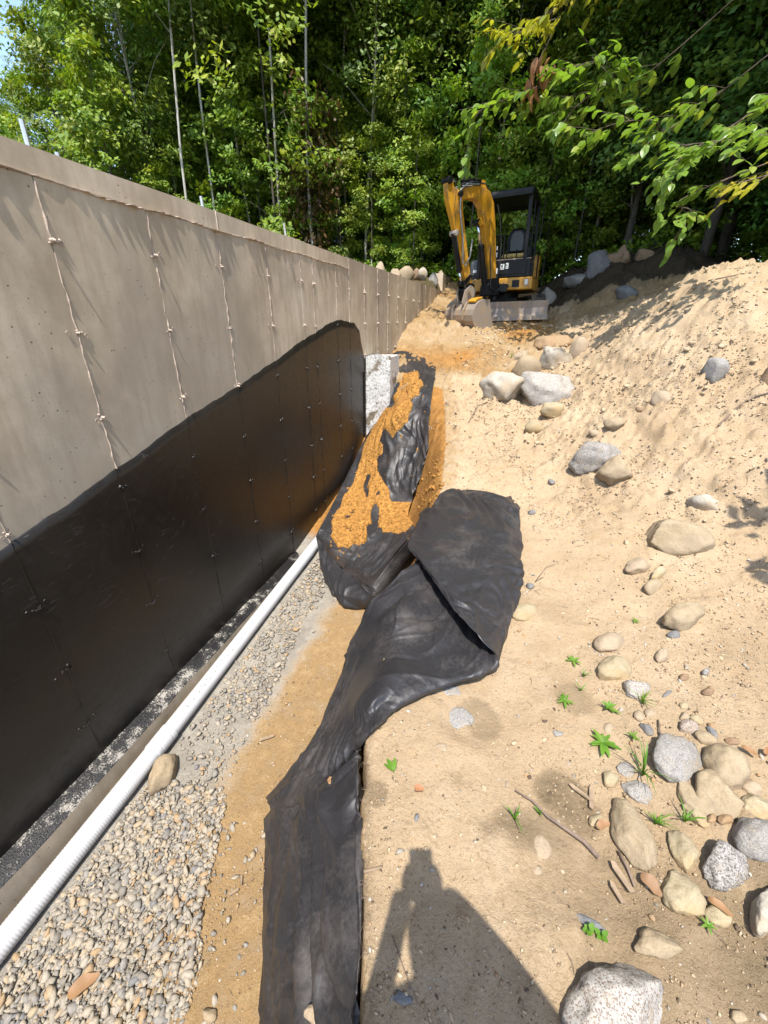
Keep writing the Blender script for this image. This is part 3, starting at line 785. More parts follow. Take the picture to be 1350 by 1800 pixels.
# footing: tar splashed top, bare side
b = MB(); vs = []; fs = []; n = 110
for j in range(n):
    y = -2 + 7.96 * j / (n - 1); x = WALL_X + .112 + .008 * float(vnoise(np.array([y * 3]), np.array([0.]), 0, 15)[0]); zt = W_FOOT + .006 * float(vnoise(np.array([y * 7]), np.array([3.]), 0, 15)[0])
    vs += [(WALL_X - .01, y, zt + .02), (WALL_X + .04, y, zt + .012), (x - .012, y, zt), (x, y, zt - .014)]
for j in range(n - 1):
    for k in range(3): fs.append((j * 4 + k, j * 4 + k + 1, j * 4 + k + 5, j * 4 + k + 4))
ft = wp(MB().add(vs, fs), 'footing', M['splash'], smooth=True)
b = MB(); vs2 = []; fs = []
for j in range(n):
    x, y, z = vs[j * 4 + 3]; vs2 += [(x, y, z), (x + .004 * random.uniform(-1, 1), y, z - .08), (x, y, z - .32)]
for j in range(n - 1):
    for k in range(2): fs.append((j * 3 + k, j * 3 + k + 1, j * 3 + k + 4, j * 3 + k + 3))
me = b.add(vs2, fs).build('footing_side', M['concrete'], ft, off=(WALL_X, 0, 0), smooth=True)
# anchor bolts and rebar stubs in the wall top
for (p0, p1, r) in (((37, 210), (48, 251), .011), ((353, 345), (357, 362), .010), ((499, 392), (503, 411), .010), ((653, 456), (654, 466), .008), ((100, 268), (101, 272), .01)):
    a = onX(*p1, WALL_X - .12); c = onX(*p0, WALL_X - .12)
    wp(MB().tube([(a[0], a[1], W_TOP - .05), (c[0], c[1], c[2])], r, 8), 'anchor_bolt', M['steel'])
# stepped footing block with splashed white mortar
blk = MB(); vs = []
nb = 14; nr = 30
for j in range(nr + 1):
    for k in range(nb + 1):
        t = j / nr; s = k / nb
        y = 5.96 + .012 * float(fbm(np.array([s * 5.]), np.array([t * 14.]), 0, 19, 3)[0])
        vs.append((WALL_X + .02 + .37 * s, y, -.75 + 1.90 * t + .03 * float(vnoise(np.array([s * 4.]), np.array([0.]), 0, 20)[0]) * t))
fs = [(j * (nb + 1) + k, j * (nb + 1) + k + 1, (j + 1) * (nb + 1) + k + 1, (j + 1) * (nb + 1) + k) for j in range(nr) for k in range(nb)]
blk.add(vs, fs)
blk.box((WALL_X + .205, 6.22, .19), (.365, .48, 1.88))
mt, nt, bs = new_mat('splashed_white_mortar'); N = NT(nt); v = N.coord('Object')
nn = N.noise(v, 34, 6, .75); n0 = N.noise(v, 4, 4, .6)
cc = N.ramp(nn, [(.36, (.10, .095, .09)), (.44, (.46, .45, .42)), (.6, (.64, .63, .60))])
cc = N.mix(N.ramp(n0, [(.55, 0.0), (.6, 1.0)]), cc, N.ramp(nn, [(.35, (.12, .10, .07)), (.65, (.27, .22, .16))]))
N.put(bs.inputs['Base Color'], cc); bs.inputs['Roughness'].default_value = .9
N.put(bs.inputs['Normal'], N.bump(nn, .9, .012))
wp(blk, 'step_footing', mt)
wp(MB().box((WALL_X + .012, 5.92, .15), (.022, .03, 1.55)), 'black_board', M['tar'])
for (a, c) in (((628, 634), (645, 627)), ((615, 660), (640, 650))):
    wp(MB().tube([onY(*a, 5.85), onY(*c, 5.97)], .005, 6), 'rebar_stub', M['steel'])

# taller far wall beyond the notch
fw = empty('far_wall', (WALL_X, 12.27, 0), 'taller far concrete wall with a pale sunlit end face, beyond the low wall', 'wall')
b = MB(); fy = [12.27 + .6 * k for k in range(9)]
for k in range(8):
    e = random.uniform(-.002, .002)
    b = MB().box((WALL_X - .122 + e, (fy[k] + fy[k + 1]) / 2, 1.6), (.246, .597, 2.2))
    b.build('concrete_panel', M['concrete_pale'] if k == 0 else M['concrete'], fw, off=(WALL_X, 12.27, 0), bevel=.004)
    if k:
        for z in (2.45, 2.15, 1.9):
            o = link('form_tie', random.choice(ties), fw, (.003, fy[k] - 12.27, z)); o.scale = (1.6, 1.6, 1.6)

# ------------------------------------------------------------------ drain pipe
def pipe_pt(y): return (-1.865 + .008 * math.sin(y * 1.3), y, -.925 + .0715 * (y - .294))
pipe = empty('drain_pipe', pipe_pt(1.0), 'white ribbed plastic drain pipe lying along the footing', 'pipe')
def ribbed(y0, y1, r, amp, pitch, nseg=20):
    n = int((y1 - y0) / pitch * 4); pts = []; rr = []
    for k in range(n + 1):
        y = y0 + (y1 - y0) * k / n; pts.append(pipe_pt(y)); rr.append(r + amp * (1 if (k // 2) % 2 else -1))
    return MB().tube(pts, rr, nseg)
ribbed(-.8, 1.20, .0555, .00055, .013).build('pipe_length', M['pvc'], pipe, off=pipe_pt(1.0), smooth=True)
MB().tube([pipe_pt(1.19), pipe_pt(1.20), pipe_pt(1.225), pipe_pt(1.23), pipe_pt(1.235), pipe_pt(1.31), pipe_pt(1.316), pipe_pt(1.322), pipe_pt(1.35), pipe_pt(1.352)],
          [.056, .0605, .0605, .0575, .0605, .0605, .0575, .0605, .0605, .056], 24).build('coupling', M['pvc'], pipe, off=pipe_pt(1.0), smooth=False, bevel=.001)
ribbed(1.35, 3.75, .0545, .0003, .014).build('pipe_length', M['pvc'], pipe, off=pipe_pt(1.0), smooth=True)
b = MB()
for row, ang in ((0, 62), (1, 78)):
    y = 1.5
    while y < 3.6:
        c = Vector(pipe_pt(y)); a = R(ang)
        nrm = Vector((math.cos(a), 0, math.sin(a))); c = c + nrm * .0553
        t = Vector((-math.sin(a), 0, math.cos(a)))
        b.add([c + t * .004 + Vector((0, .010, 0)), c - t * .004 + Vector((0, .010, 0)), c - t * .004 - Vector((0, .004, 0)), c + t * .004 - Vector((0, .004, 0))], [(0, 1, 2, 3)])
        y += .06 if random.random() < .8 else .16
h = b.build('perforation', M['hole'], pipe, off=pipe_pt(1.0)); h['kind'] = 'stuff'

# ------------------------------------------------------------------ stones
import bmesh
def ico(sub):
    bm = bmesh.new(); bmesh.ops.create_icosphere(bm, subdivisions=sub, radius=1)
    v = np.array([p.co[:] for p in bm.verts]); f = np.array([[q.index for q in t.verts] for t in bm.faces]); bm.free(); return v, f
ICO = {s: ico(s) for s in (1, 2, 3, 4)}
def stone_shape(sub, seed, ang=.35, cuts=7, rough=.10):
    v, f = ICO[sub]; v = v.copy(); rs = np.random.default_rng(seed)
    v *= (1 + .22 * fbm(v[:, 0] * 1.1, v[:, 1] * 1.1, v[:, 2] * 1.1, seed, 2))[:, None]
    for _ in range(cuts):
        n = rs.normal(size=3); n /= np.linalg.norm(n); d = rs.uniform(1 - ang, 1.0)
        s = v @ n; v -= n * (np.maximum(0, s - d) * rs.uniform(.75, 1))[:, None]
    v *= (1 + rough * fbm(v[:, 0] * 3.2, v[:, 1] * 3.2, v[:, 2] * 3.2, seed + 5, 3) + .35 * rough * fbm(v[:, 0] * 9, v[:, 1] * 9, v[:, 2] * 9, seed + 8, 2))[:, None]
    return v, f
gv, gf = [], []; base = 0
def put_stone(x, y, z, r, flat, sh):
    global base
    v, f = sh
    a, b_, c_ = RNG.uniform(0, 6.28), RNG.normal(0, .45), RNG.normal(0, .45)
    s = np.array([r * RNG.uniform(1.0, 1.6), r * RNG.uniform(.7, 1.0), r * flat])
    w = v * s
    Rx = np.array([[1, 0, 0], [0, math.cos(b_), -math.sin(b_)], [0, math.sin(b_), math.cos(b_)]]); Ry = np.array([[math.cos(c_), 0, math.sin(c_)], [0, 1, 0], [-math.sin(c_), 0, math.cos(c_)]])
    Rz = np.array([[math.cos(a), -math.sin(a), 0], [math.sin(a), math.cos(a), 0], [0, 0, 1]])
    w = w @ (Rz @ Rx @ Ry).T + (x, y, z)
    gv.append(w); gf.append(f + base); base += len(w)
LOOSE = [stone_shape(1, 430 + k, .4, 5, .3) for k in range(6)]
# ------------------------------------------------------------------ filter fabric
def catmull(P, n):
    """resample the first axis of P (k, ..., d) to n samples with a Catmull-Rom spline"""
    k = len(P); t = np.linspace(0, k - 1 - 1e-6, n); i = t.astype(int); f = (t - i).reshape((-1,) + (1,) * (P.ndim - 1))
    g = lambda j: P[np.clip(j, 0, k - 1)]
    p0 = np.where((i == 0).reshape(f.shape), 2 * g(i) - g(i + 1), g(i - 1)); p1 = g(i); p2 = g(i + 1)
    p3 = np.where((i + 2 > k - 1).reshape(f.shape), 2 * g(i + 1) - g(i), g(i + 2))
    return .5 * ((2 * p1) + (-p0 + p2) * f + (2 * p0 - 5 * p1 + 4 * p2 - p3) * f ** 2 + (-p0 + 3 * p1 - 3 * p2 + p3) * f ** 3)
def surf(ctrl, n, m):
    P = catmull(np.asarray(ctrl, float), n)
    return np.swapaxes(catmull(np.swapaxes(P, 0, 1), m), 0, 1)
def grid_normals(P):
    a = np.gradient(P, axis=0); b = np.gradient(P, axis=1); n = np.cross(b, a)
    n /= np.linalg.norm(n, axis=2, keepdims=True) + 1e-9
    s = np.sign(n[..., 2:3].mean()); return n * (s if s != 0 else 1)
def ridged(x, y, seed, p=2.0):
    return (1 - np.abs(vnoise(x, y, 0, seed))) ** p
def wrinkle(P, amp, seed, su=3.0, sv=7.0, twist=.6, big=1.0):
    """sharp folds running mostly along the strip plus fine crumple"""
    n, m = P.shape[:2]; ax = np.arange(n)[:, None] + 0 * np.arange(m)[None]
    L = np.cumsum(np.r_[0, np.linalg.norm(np.diff(P[:, m // 2], axis=0), axis=1)])[:, None] + np.zeros((1, m))
    Wd = np.cumsum(np.c_[np.zeros(n), np.linalg.norm(np.diff(P, axis=1), axis=2)], axis=1)
    u = L + .15 * fbm(L * 2.2, Wd * 2.2, 0, seed + 3, 2); w = Wd + .12 * fbm(L * 2.5, Wd * 2.5, 0, seed + 5, 2)
    a = u + twist * w; b_ = w - twist * u
    d = big * (ridged(a * su * .35, b_ * sv * .55, seed) - .5) + .55 * (ridged(a * su, b_ * sv * 1.3, seed + 7, 3) - .4) + .20 * (ridged(u * 6, w * 6, seed + 9, 5) - .3) + .10 * fbm(u * 16, w * 16, 0, seed + 11, 3)
    edge = np.minimum(np.arange(m), np.arange(m)[::-1])[None] / (m * .10)
    return amp * d * np.clip(.35 + edge, 0, 1)
def creases(P, count, seed, amp, wid, along=.75):
    """sharp creases: cusped ridges and valleys of limited length"""
    rs = np.random.default_rng(seed); n, m = P.shape[:2]
    L = np.cumsum(np.r_[0, np.linalg.norm(np.diff(P[:, m // 2], axis=0), axis=1)])[:, None] + np.zeros((1, m))
    Wd = np.cumsum(np.c_[np.zeros(n), np.linalg.norm(np.diff(P, axis=1), axis=2)], axis=1)
    L = L + .05 * fbm(L * 3, Wd * 3, 0, seed + 1, 2); Wq = Wd + .04 * fbm(L * 3, Wd * 3, 0, seed + 2, 2)
    d = np.zeros((n, m))
    for _ in range(count):
        c = np.array([rs.uniform(0, L.max()), rs.uniform(0, Wd.max())])
        a = rs.normal(0, .45) if rs.random() < along else rs.uniform(-1.5, 1.5)
        t = (L - c[0]) * math.cos(a) + (Wq - c[1]) * math.sin(a); q = -(L - c[0]) * math.sin(a) + (Wq - c[1]) * math.cos(a)
        ln = rs.uniform(.10, .42); w = wid * rs.uniform(.5, 1.6) * (1 - .5 * np.clip(t / ln, -1, 1))
        d += amp * rs.choice([-.7, 1, 1]) * rs.uniform(.3, 1) * np.exp(-np.abs(q) / w) * np.clip(1 - (t / ln) ** 2, 0, 1)
    return d
def pleats(P, seed, amp, f1=2.4, k=2.6, el=.55):
    """curved folds with crisp ridges and valleys"""
    n, m = P.shape[:2]
    L = np.cumsum(np.r_[0, np.linalg.norm(np.diff(P[:, m // 2], axis=0), axis=1)])[:, None] + np.zeros((1, m))
    Wd = np.cumsum(np.c_[np.zeros(n), np.linalg.norm(np.diff(P, axis=1), axis=2)], axis=1)
    tri = lambda t: np.abs((t % 1.0) - .5) * 2 - .5
    a = tri(k * vnoise(L * f1 * el, Wd * f1, 0, seed)) * sstep(-.5, .3, vnoise(L * 1.7, Wd * 1.7, 0, seed + 3))
    b = tri(2.0 * vnoise(L * f1 * 2.1, Wd * f1 * 2.6, 0, seed + 5)) * sstep(-.1, .5, vnoise(L * 2.6, Wd * 2.6, 0, seed + 7))
    return amp * (a + .35 * b)
def grid_mesh(name, P, mat, parent, off, thick=.0015):
    n, m = P.shape[:2]; I = np.arange(n * m).reshape(n, m)
    f = np.stack([I[:-1, :-1].ravel(), I[:-1, 1:].ravel(), I[1:, 1:].ravel(), I[1:, :-1].ravel()], 1)
    o = link(name, mesh_from(name, P.reshape(-1, 3) - np.asarray(off), f, mat, True), parent)
    if thick:
        md = o.modifiers.new('sheet', 'SOLIDIFY'); md.thickness = thick; md.offset = 0
    return o
FO = np.array([-.9, 2.4, -.6])
fab = empty('filter_fabric', FO, 'crumpled black woven filter fabric strip twisting from the trench over the bank', 'fabric')
def clampx(p): p = np.array(p, float); p[0] = max(p[0], WALL_X + .03); return p
def gp(px, py, lift): return clampx(at(px, py, lift))
rowsA = [[(690, 621, .03), (708, 617, .04), (728, 622, .04), (748, 632, .04), (767, 643, .03)],
         [(684, 680, .05), (705, 672, .06), (725, 676, .06), (742, 682, .06), (760, 690, .05)],
         [(664, 733, .07), (695, 726, .08), (715, 728, .08), (738, 733, .08), (754, 742, .06)],
         [(641, 772, .09), (680, 766, .09), (710, 770, .09), (735, 778, .09), (752, 788, .06)],
         [(604, 838, .08), (642, 838, .08), (675, 840, .09), (708, 846, .09), (735, 850, .06)],
         [(581, 893, .08), (622, 893, .08), (655, 895, .09), (690, 900, .08), (718, 903, .06)],
         [(563, 926, .10), (610, 935, .08), (650, 935, .08), (688, 935, .08), (728, 930, .10)],
         [(557, 939, .10), (592, 968, .07), (628, 995, .06), (658, 1004, .08), (700, 966, .18)],
         [(556, 942, .18), (582, 978, .16), (609, 1006, .16), (634, 1022, .18), (655, 1034, .24)]]
PX = np.array([[(a, b) for a, b, c in r] for r in rowsA], float)
CA = np.array([[gp(a, b, c + (.03 if 0 < i < 7 else 0)) for a, b, c in r] for i, r in enumerate(rowsA)])
A = surf(CA, 190, 110); PXA = surf(PX, 190, 110)
A = A + grid_normals(A) * (wrinkle(A, .020, 101, 2.2, 9.0, .15) + creases(A, 80, 501, .022, .022) + pleats(A, 601, .024, 3.0, 2.6, .35))[..., None]
grid_mesh('trench_run', A, M['fabric'], fab, FO)
c2 = [[gp(556, 942, .18), gp(582, 978, .16), gp(609, 1006, .16), gp(634, 1022, .18), gp(655, 1034, .24)],
      [gp(559, 962, .14), gp(577, 1006, .14), gp(603, 1034, .15), gp(634, 1047, .16), gp(664, 1046, .20)],
      [gp(565, 992, .04), gp(579, 1034, .04), gp(603, 1060, .04), gp(637, 1068, .04), gp(668, 1058, .06)],
      [gp(575, 990, .005), gp(590, 1030, .005), gp(612, 1050, .005), gp(640, 1056, .005), gp(668, 1046, .005)]]
B2 = surf(np.array(c2), 60, 110); B2 = B2 + grid_normals(B2) * (wrinkle(B2, .008, 131, 3, 4, .5) + creases(B2, 34, 502, .024, .035, .3))[..., None]
grid_mesh('slumped_end', B2, M['fabric'], fab, FO)
c3 = [[onZ(652, 1032, -.40), onZ(688, 986, -.22), onZ(714, 953, -.08), onZ(738, 918, .04)],
      [onZ(664, 1046, -.46), onZ(696, 1002, -.32), onZ(722, 970, -.2), onZ(748, 936, -.04)],
      [onZ(676, 1058, -.60), onZ(704, 1020, -.5), onZ(726, 986, -.36), onZ(752, 950, -.2)]]
B3 = surf(np.array(c3), 24, 40); B3 = B3 + grid_normals(B3) * wrinkle(B3, .010, 141, 3, 4, .5)[..., None]
grid_mesh('shaded_fold', B3, M['fabric'], fab, FO)
fl = [[(738, 905, -.10), (784, 861, .0), (831, 860, .02), (884, 871, .02), (911, 890, .02)],
      [(735, 914, .02), (782, 868, .10), (830, 867, .12), (881, 878, .13), (908, 896, .10)],
      [(721, 942, .06), (768, 922, .15), (828, 915, .18), (884, 922, .18), (914, 945, .11)],
      [(717, 962, .10), (764, 984, .16), (824, 985, .18), (876, 986, .16), (913, 1000, .11)],
      [(738, 984, .13), (786, 1043, .17), (828, 1050, .17), (866, 1055, .15), (901, 1060, .10)],
      [(756, 1008, .15), (798, 1070, .18), (834, 1114, .17), (856, 1136, .14), (872, 1152, .08)]]
fz = lambda px, py, dz: onZ(px, py, dz + (.05 if py < 900 else .02 if py < 1000 else 0))
CB = np.array([[fz(*c) for c in r] for r in fl])
curl = CB[:, -1] + np.array([.012, 0, -.07]); CB = np.concatenate([CB, curl[:, None]], 1)
B = surf(CB, 130, 120); B = B + grid_normals(B) * (wrinkle(B, .016, 151, 1.4, 2.6, .7) + creases(B, 30, 503, .024, .020, .3) + pleats(B, 603, .036, 2.2, 2.4, .7))[..., None]
grid_mesh('top_flap', B, M['fabric'], fab, FO)
def above(px, py, z):
    p = onZ(px, py, z); q = at(px, py, .065)
    return q if np.linalg.norm(q - EYE) < np.linalg.norm(p - EYE) else p
# upper layer: broad on the bank, twisting down to a narrow folded end in the trench
roll = [[(738, 982, .05), (772, 1008, .05), (806, 1052, .06), (842, 1104, .06), (874, 1150, .05)],
        [(690, 1022, .05), (735, 1040, .06), (775, 1080, .05), (820, 1135, .05), (862, 1174, .02)],
        [(641, 1075, -.06), (690, 1090, .07), (735, 1125, .06), (775, 1165, .07), (800, 1197, .03)],
        [(615, 1140, -.36), (650, 1160, -.10), (685, 1180, .06), (715, 1205, .09), (735, 1222, .05)],
        [(595, 1200, -.52), (620, 1215, -.22), (645, 1230, .0), (668, 1243, .07), (684, 1255, .05)],
        [(570, 1260, -.55), (594, 1268, -.30), (618, 1276, -.08), (640, 1282, .03), (651, 1290, .0)],
        [(530, 1322, -.62), (553, 1325, -.42), (578, 1330, -.25), (602, 1336, -.14), (612, 1346, -.20)],
        [(492, 1374, -.72), (512, 1378, -.58), (534, 1384, -.46), (554, 1390, -.40), (562, 1400, -.46)],
        [(466, 1402, -.84), (474, 1412, -.76), (486, 1420, -.70), (500, 1426, -.68), (506, 1432, -.74)]]
CR = np.array([[above(*c) for c in r] for r in roll])
tuckr = CR[:, -1:] + np.array([-.02, .03, -.05])
CR = np.concatenate([CR, tuckr], 1)
U = surf(CR, 300, 130); U = U + grid_normals(U) * (wrinkle(U, .014, 171, 1.6, 2.6, .3) + creases(U, 50, 504, .022, .018, .9) + pleats(U, 604, .026, 2.6, 2.6, .30))[..., None]
grid_mesh('upper_layer', U, M['fabric'], fab, FO)
# lower layer hanging from the cut edge of the bank down to the trench floor
und = [[(596, 1300, -.34), (610, 1296, -.22), (622, 1292, -.14), (634, 1288, -.08), (646, 1284, -.04)],
       [(545, 1346, -.58), (572, 1336, -.42), (594, 1328, -.28), (612, 1320, -.15), (627, 1313, -.06)],
       [(478, 1398, -.88), (520, 1388, -.60), (560, 1376, -.36), (597, 1364, -.17), (625, 1350, -.08)],
       [(469, 1434, -.91), (512, 1430, -.58), (554, 1425, -.30), (594, 1418, -.14), (625, 1412, -.09)],
       [(461, 1540, -.93), (506, 1535, -.62), (550, 1525, -.36), (592, 1512, -.16), (627, 1500, -.09)],
       [(455, 1650, -.95), (502, 1650, -.60), (548, 1650, -.31), (592, 1650, -.15), (628, 1650, -.10)],
       [(453, 1770, -.97), (500, 1770, -.64), (546, 1770, -.37), (586, 1770, -.20), (620, 1770, -.13)],
       [(451, 1960, -.99), (500, 1960, -.66), (546, 1960, -.40), (584, 1960, -.24), (616, 1960, -.16)]]
CU = np.array([[onZ(*c) for c in r] for r in und])
hem = CU[:, -1:] + np.array([-.012, 0, -.34]) * np.array([.2, .5, .8, 1, 1, 1, 1, 1])[:, None, None]
tuck = CU[:, -1:] + np.array([.008, 0, -.015])
CU = np.concatenate([CU, tuck, hem], 1)
U2 = surf(CU, 300, 140); U2 = U2 + grid_normals(U2) * np.r_[np.linspace(.25, 1, 60), np.ones(240)][:, None, None] * (wrinkle(U2, .026, 181, 1.3, 2.0, .8) + creases(U2, 40, 505, .030, .022, .35) + pleats(U2, 605, .050, 2.0, 2.4, .8))[..., None]
grid_mesh('lower_layer', U2, M['fabric'], fab, FO)

# orange soil thrown onto the fabric
def in_poly(px, py, poly):
    r = np.zeros(px.shape, bool); n = len(poly)
    for i in range(n):
        x1, y1 = poly[i]; x2, y2 = poly[(i + 1) % n]
        c = ((y1 > py) != (y2 > py)) & (px < (x2 - x1) * (py - y1) / (y2 - y1 + 1e-9) + x1); r ^= c
    return r
D = [(703, 658), (734, 655), (742, 672), (738, 697), (720, 702), (727, 712), (722, 722), (716, 738), (718, 745), (700, 755), (690, 770), (676, 775), (672, 800), (664, 800), (665, 830), (680, 850), (686, 865), (690, 880), (724, 885), (738, 900), (727, 925), (700, 940), (665, 932), (648, 940), (640, 958), (592, 966), (582, 945), (582, 915), (597, 890), (620, 845), (640, 780), (660, 745), (672, 722), (690, 712), (700, 690)]
A2 = surf(A, 300, 200); Q = surf(PXA, 300, 200)
qx = Q[..., 0] + 7 * fbm(A2[..., 1] * 5, A2[..., 0] * 5, A2[..., 2] * 5, 191, 4); qy = Q[..., 1] + 9 * fbm(A2[..., 1] * 5, A2[..., 0] * 5, A2[..., 2] * 5 + 9, 193, 4)
ins = in_poly(qx, qy, D).astype(float)
for (hx, hy, rx, ry) in ((646, 850, 4, 22), (660, 905, 7, 22), (712, 688, 3, 5), (676, 770, 10, 12), (655, 935, 10, 16)):
    ins[((qx - hx) / rx) ** 2 + ((qy - hy) / ry) ** 2 < 1] = 0
ins *= (fbm(A2[..., 1] * 9, A2[..., 0] * 9, A2[..., 2] * 9, 199, 4) > -.50)
spat = (fbm(A2[..., 1] * 22, A2[..., 0] * 22, A2[..., 2] * 22, 201, 3) > .44) & in_poly(qx + 0 * qx, qy, [(690, 650), (750, 650), (752, 720), (735, 800), (715, 880), (735, 930), (690, 975), (640, 990), (580, 985), (572, 920), (600, 850), (655, 740)])
ins = np.maximum(ins, spat * .9)
k = ins.copy()
for _ in range(4):
    k = (k + np.roll(k, 1, 0) + np.roll(k, -1, 0) + np.roll(k, 1, 1) + np.roll(k, -1, 1)) / 5
hh = .036 * sstep(.2, 1, k) + .022 * k * fbm(A2[..., 1] * 7, A2[..., 0] * 7, A2[..., 2] * 7, 195, 3) + .004 * k * fbm(A2[..., 1] * 40, A2[..., 0] * 40, A2[..., 2] * 40, 197, 2)
DP = A2 + np.array([0, -.25, 1]) * (hh - .012)[..., None]
I = np.arange(300 * 200).reshape(300, 200); kf = (k[:-1, :-1] > .12)
f = np.stack([I[:-1, :-1], I[:-1, 1:], I[1:, 1:], I[1:, :-1]], -1)[kf]
used = np.unique(f); mp = np.zeros(60000, int); mp[used] = np.arange(len(used))
gv, gf = [], []; base = 0
cand = np.argwhere(k > .05); sel = cand[RNG.integers(0, len(cand), 3600)]
CRUMB = [(p, f) for p, f in LOOSE]
for a_, b_ in sel:
    p = DP[a_, b_]; r = float(np.clip(RNG.lognormal(math.log(.0042), .55), .002, .020)); put_stone(p[0], p[1], p[2] + r * .2, r, .75, CRUMB[RNG.integers(len(CRUMB))])
for _ in range(900):
    y = RNG.uniform(3.3, 6.2); x = float(edge_x(y)) - RNG.uniform(-.05, .45); r = float(np.clip(RNG.lognormal(math.log(.010), .5), .004, .035))
    put_stone(x, y, z_at(x, y) + r * .2, r, .75, CRUMB[RNG.integers(len(CRUMB))])
tag(link('soil_crumbs', mesh_from('soil_crumbs', np.concatenate(gv), np.concatenate(gf), M['ochre'], False)), kind='stuff')
tag(link('loose_soil', mesh_from('loose_soil', DP.reshape(-1, 3)[used], mp[f], M['ochre'], True)), kind='stuff')

# gravel bed beside the pipe (far too many to count)
def bed_edge(y): return np.interp(y, [0, .38, .6, .85, 1.1, 1.3, 1.7, 2.2, 3, 4], [-.80, -.93, -1.05, -1.15, -1.25, -1.33, -1.42, -1.45, -1.45, -1.5])
shapes = [stone_shape(1, 300 + k, .66, 16, .02) for k in range(14)]
gv, gf = [], []; base = 0
pts = []
for _ in range(23000):
    y = RNG.uniform(-.15, 4.0) if RNG.random() < .62 else RNG.uniform(-.15, 1.15)
    x = RNG.uniform(-1.86, -.7); e = bed_edge(y) + .07 * float(vnoise(np.array([y * 4]), np.array([x * 4]), 0, 88)[0])
    if x > e + .02: 
        if RNG.random() > .035 * math.exp(-(x - e) * 3): continue
    mud = float(fbm(np.array([x * 3.]), np.array([y * 2.2]), 0, 89, 2)[0])
    if 1.12 < y < 1.6 and RNG.random() < .80 + mud: continue
    if 1.6 <= y < 2.3 and RNG.random() < .15: continue
    pts.append((x, y))
zg = h_ground(np.array([p[0] for p in pts]), np.array([p[1] for p in pts]))
for (x, y), z in zip(pts, zg):
    r = float(np.clip(RNG.lognormal(math.log(.0122), .46), .004, .032))
    dip = -.055 * sstep(-1.76, -1.84, x)
    put_stone(x, y, z + dip + r * .25 + RNG.uniform(-.004, .012), r, RNG.uniform(.45, .75), shapes[RNG.integers(14)])
for _ in range(900):      # stone chips by the step footing and along the trench lip
    y = RNG.uniform(5.2, 6.9); x = -.95 + RNG.normal(0, .13); put_stone(x, y, z_at(x, y) + .004, RNG.uniform(.008, .024), .6, shapes[RNG.integers(14)])
tag(link('gravel', mesh_from('gravel', np.concatenate(gv), np.concatenate(gf), M['gravel'], False)), kind='stuff')
# crumbs and clods of sand over bank and ramp, tiny pebbles
gv, gf = [], []; base = 0
sh2 = [stone_shape(1, 400 + k, .4, 5, .25) for k in range(8)]
X = RNG.uniform(-1.2, 3.6, 26000); Y = RNG.uniform(.3, 9.8, 26000)
dens = .10 + .75 * sstep(3.0, 5.5, Y + .9 * np.maximum(0, X - .3)); dens *= .25 + 1.1 * sstep(-.1, .35, fbm(X * 1.6, Y * 1.6, 0, 93, 3))
ok = (RNG.random(26000) < dens * .5) & (X > edge_x(Y) + .03) & ((Y > 6.5) | (X > -1.1))
def gz(x, y):
    """height of the finished ground mesh"""
    i = np.clip(np.searchsorted(gx, x), 1, nxv - 1); j = np.clip(np.searchsorted(gy, y), 1, nyv - 1)
    return G_Z[j, i]
def gz1(x, y): return float(gz(np.array([x]), np.array([y]))[0]) if (X0 < x < X1 and Y0 < y < Y1) else z_at(x, y)
X, Y = X[ok], Y[ok]; Z = gz(X, Y)
for x, y, z in zip(X, Y, Z):
    r = float(np.clip(RNG.lognormal(math.log(.0036 + .0008 * y), .6), .002, .032)); put_stone(x, y, z - r * .05, r, RNG.uniform(.5, .8), sh2[RNG.integers(8)])
tag(link('soil_clods', mesh_from('soil_clods', np.concatenate(gv), np.concatenate(gf), M['clod'], False)), kind='stuff')
gv, gf = [], []; base = 0
tetra = (np.array([(1, 0, -.4), (-.6, .8, -.5), (-.5, -.9, -.4), (.1, .1, .9), (.7, .6, .3), (-.8, -.1, .35), (.3, -.8, .4)], float), np.array([(0, 1, 4), (0, 4, 6), (0, 6, 2), (1, 5, 4), (1, 2, 5), (2, 6, 5), (3, 4, 5), (3, 5, 6), (3, 6, 4), (0, 2, 1)]))
NG = 52000
X = RNG.uniform(-.45, 2.6, NG); Y = .33 + 5.2 * RNG.random(NG) ** 1.7
pat = fbm(X * 2.6, Y * 2.6, 0, 111, 3) + .6 * fbm(X * 9, Y * 9, 0, 113, 2)
ok = (X > edge_x(Y) + .015) & (RNG.random(NG) < .10 + .9 * sstep(-.25, .45, pat)) & (X < .6 * Y + 1.1)
X, Y = X[ok], Y[ok]; Z = gz(X, Y)
for x, y, z in zip(X, Y, Z):
    r = float(np.clip(RNG.lognormal(math.log(.0019 + .0006 * y), .5), .001, .011)); put_stone(x, y, z + r * .15, r, .75, tetra)
for _ in range(5200):
    y = RNG.uniform(.2, 3.2); x = RNG.uniform(-1.55, -.7)
    r = float(np.clip(RNG.lognormal(math.log(.0026), .5), .0012, .010)); put_stone(x, y, z_at(x, y) + .004, r, .75, tetra)
gm, gnt, gb = new_mat('sand_grit'); GN = NT(gnt); gg = GN.n('ShaderNodeNewGeometry')
GN.put(gb.inputs['Base Color'], GN.ramp(gg.outputs['Random Per Island'], [(0, (.35, .255, .155)), (.3, (.29, .205, .12)), (.5, (.41, .32, .21)), (.68, (.20, .14, .085)), (.82, (.09, .062, .038)), (.92, (.40, .37, .32)), (.97, (.34, .20, .10))], 'CONSTANT'))
gb.inputs['Roughness'].default_value = .95
tag(link('sand_grit', mesh_from('sand_grit', np.concatenate(gv), np.concatenate(gf), gm, False)), kind='stuff')
gv, gf = [], []; base = 0
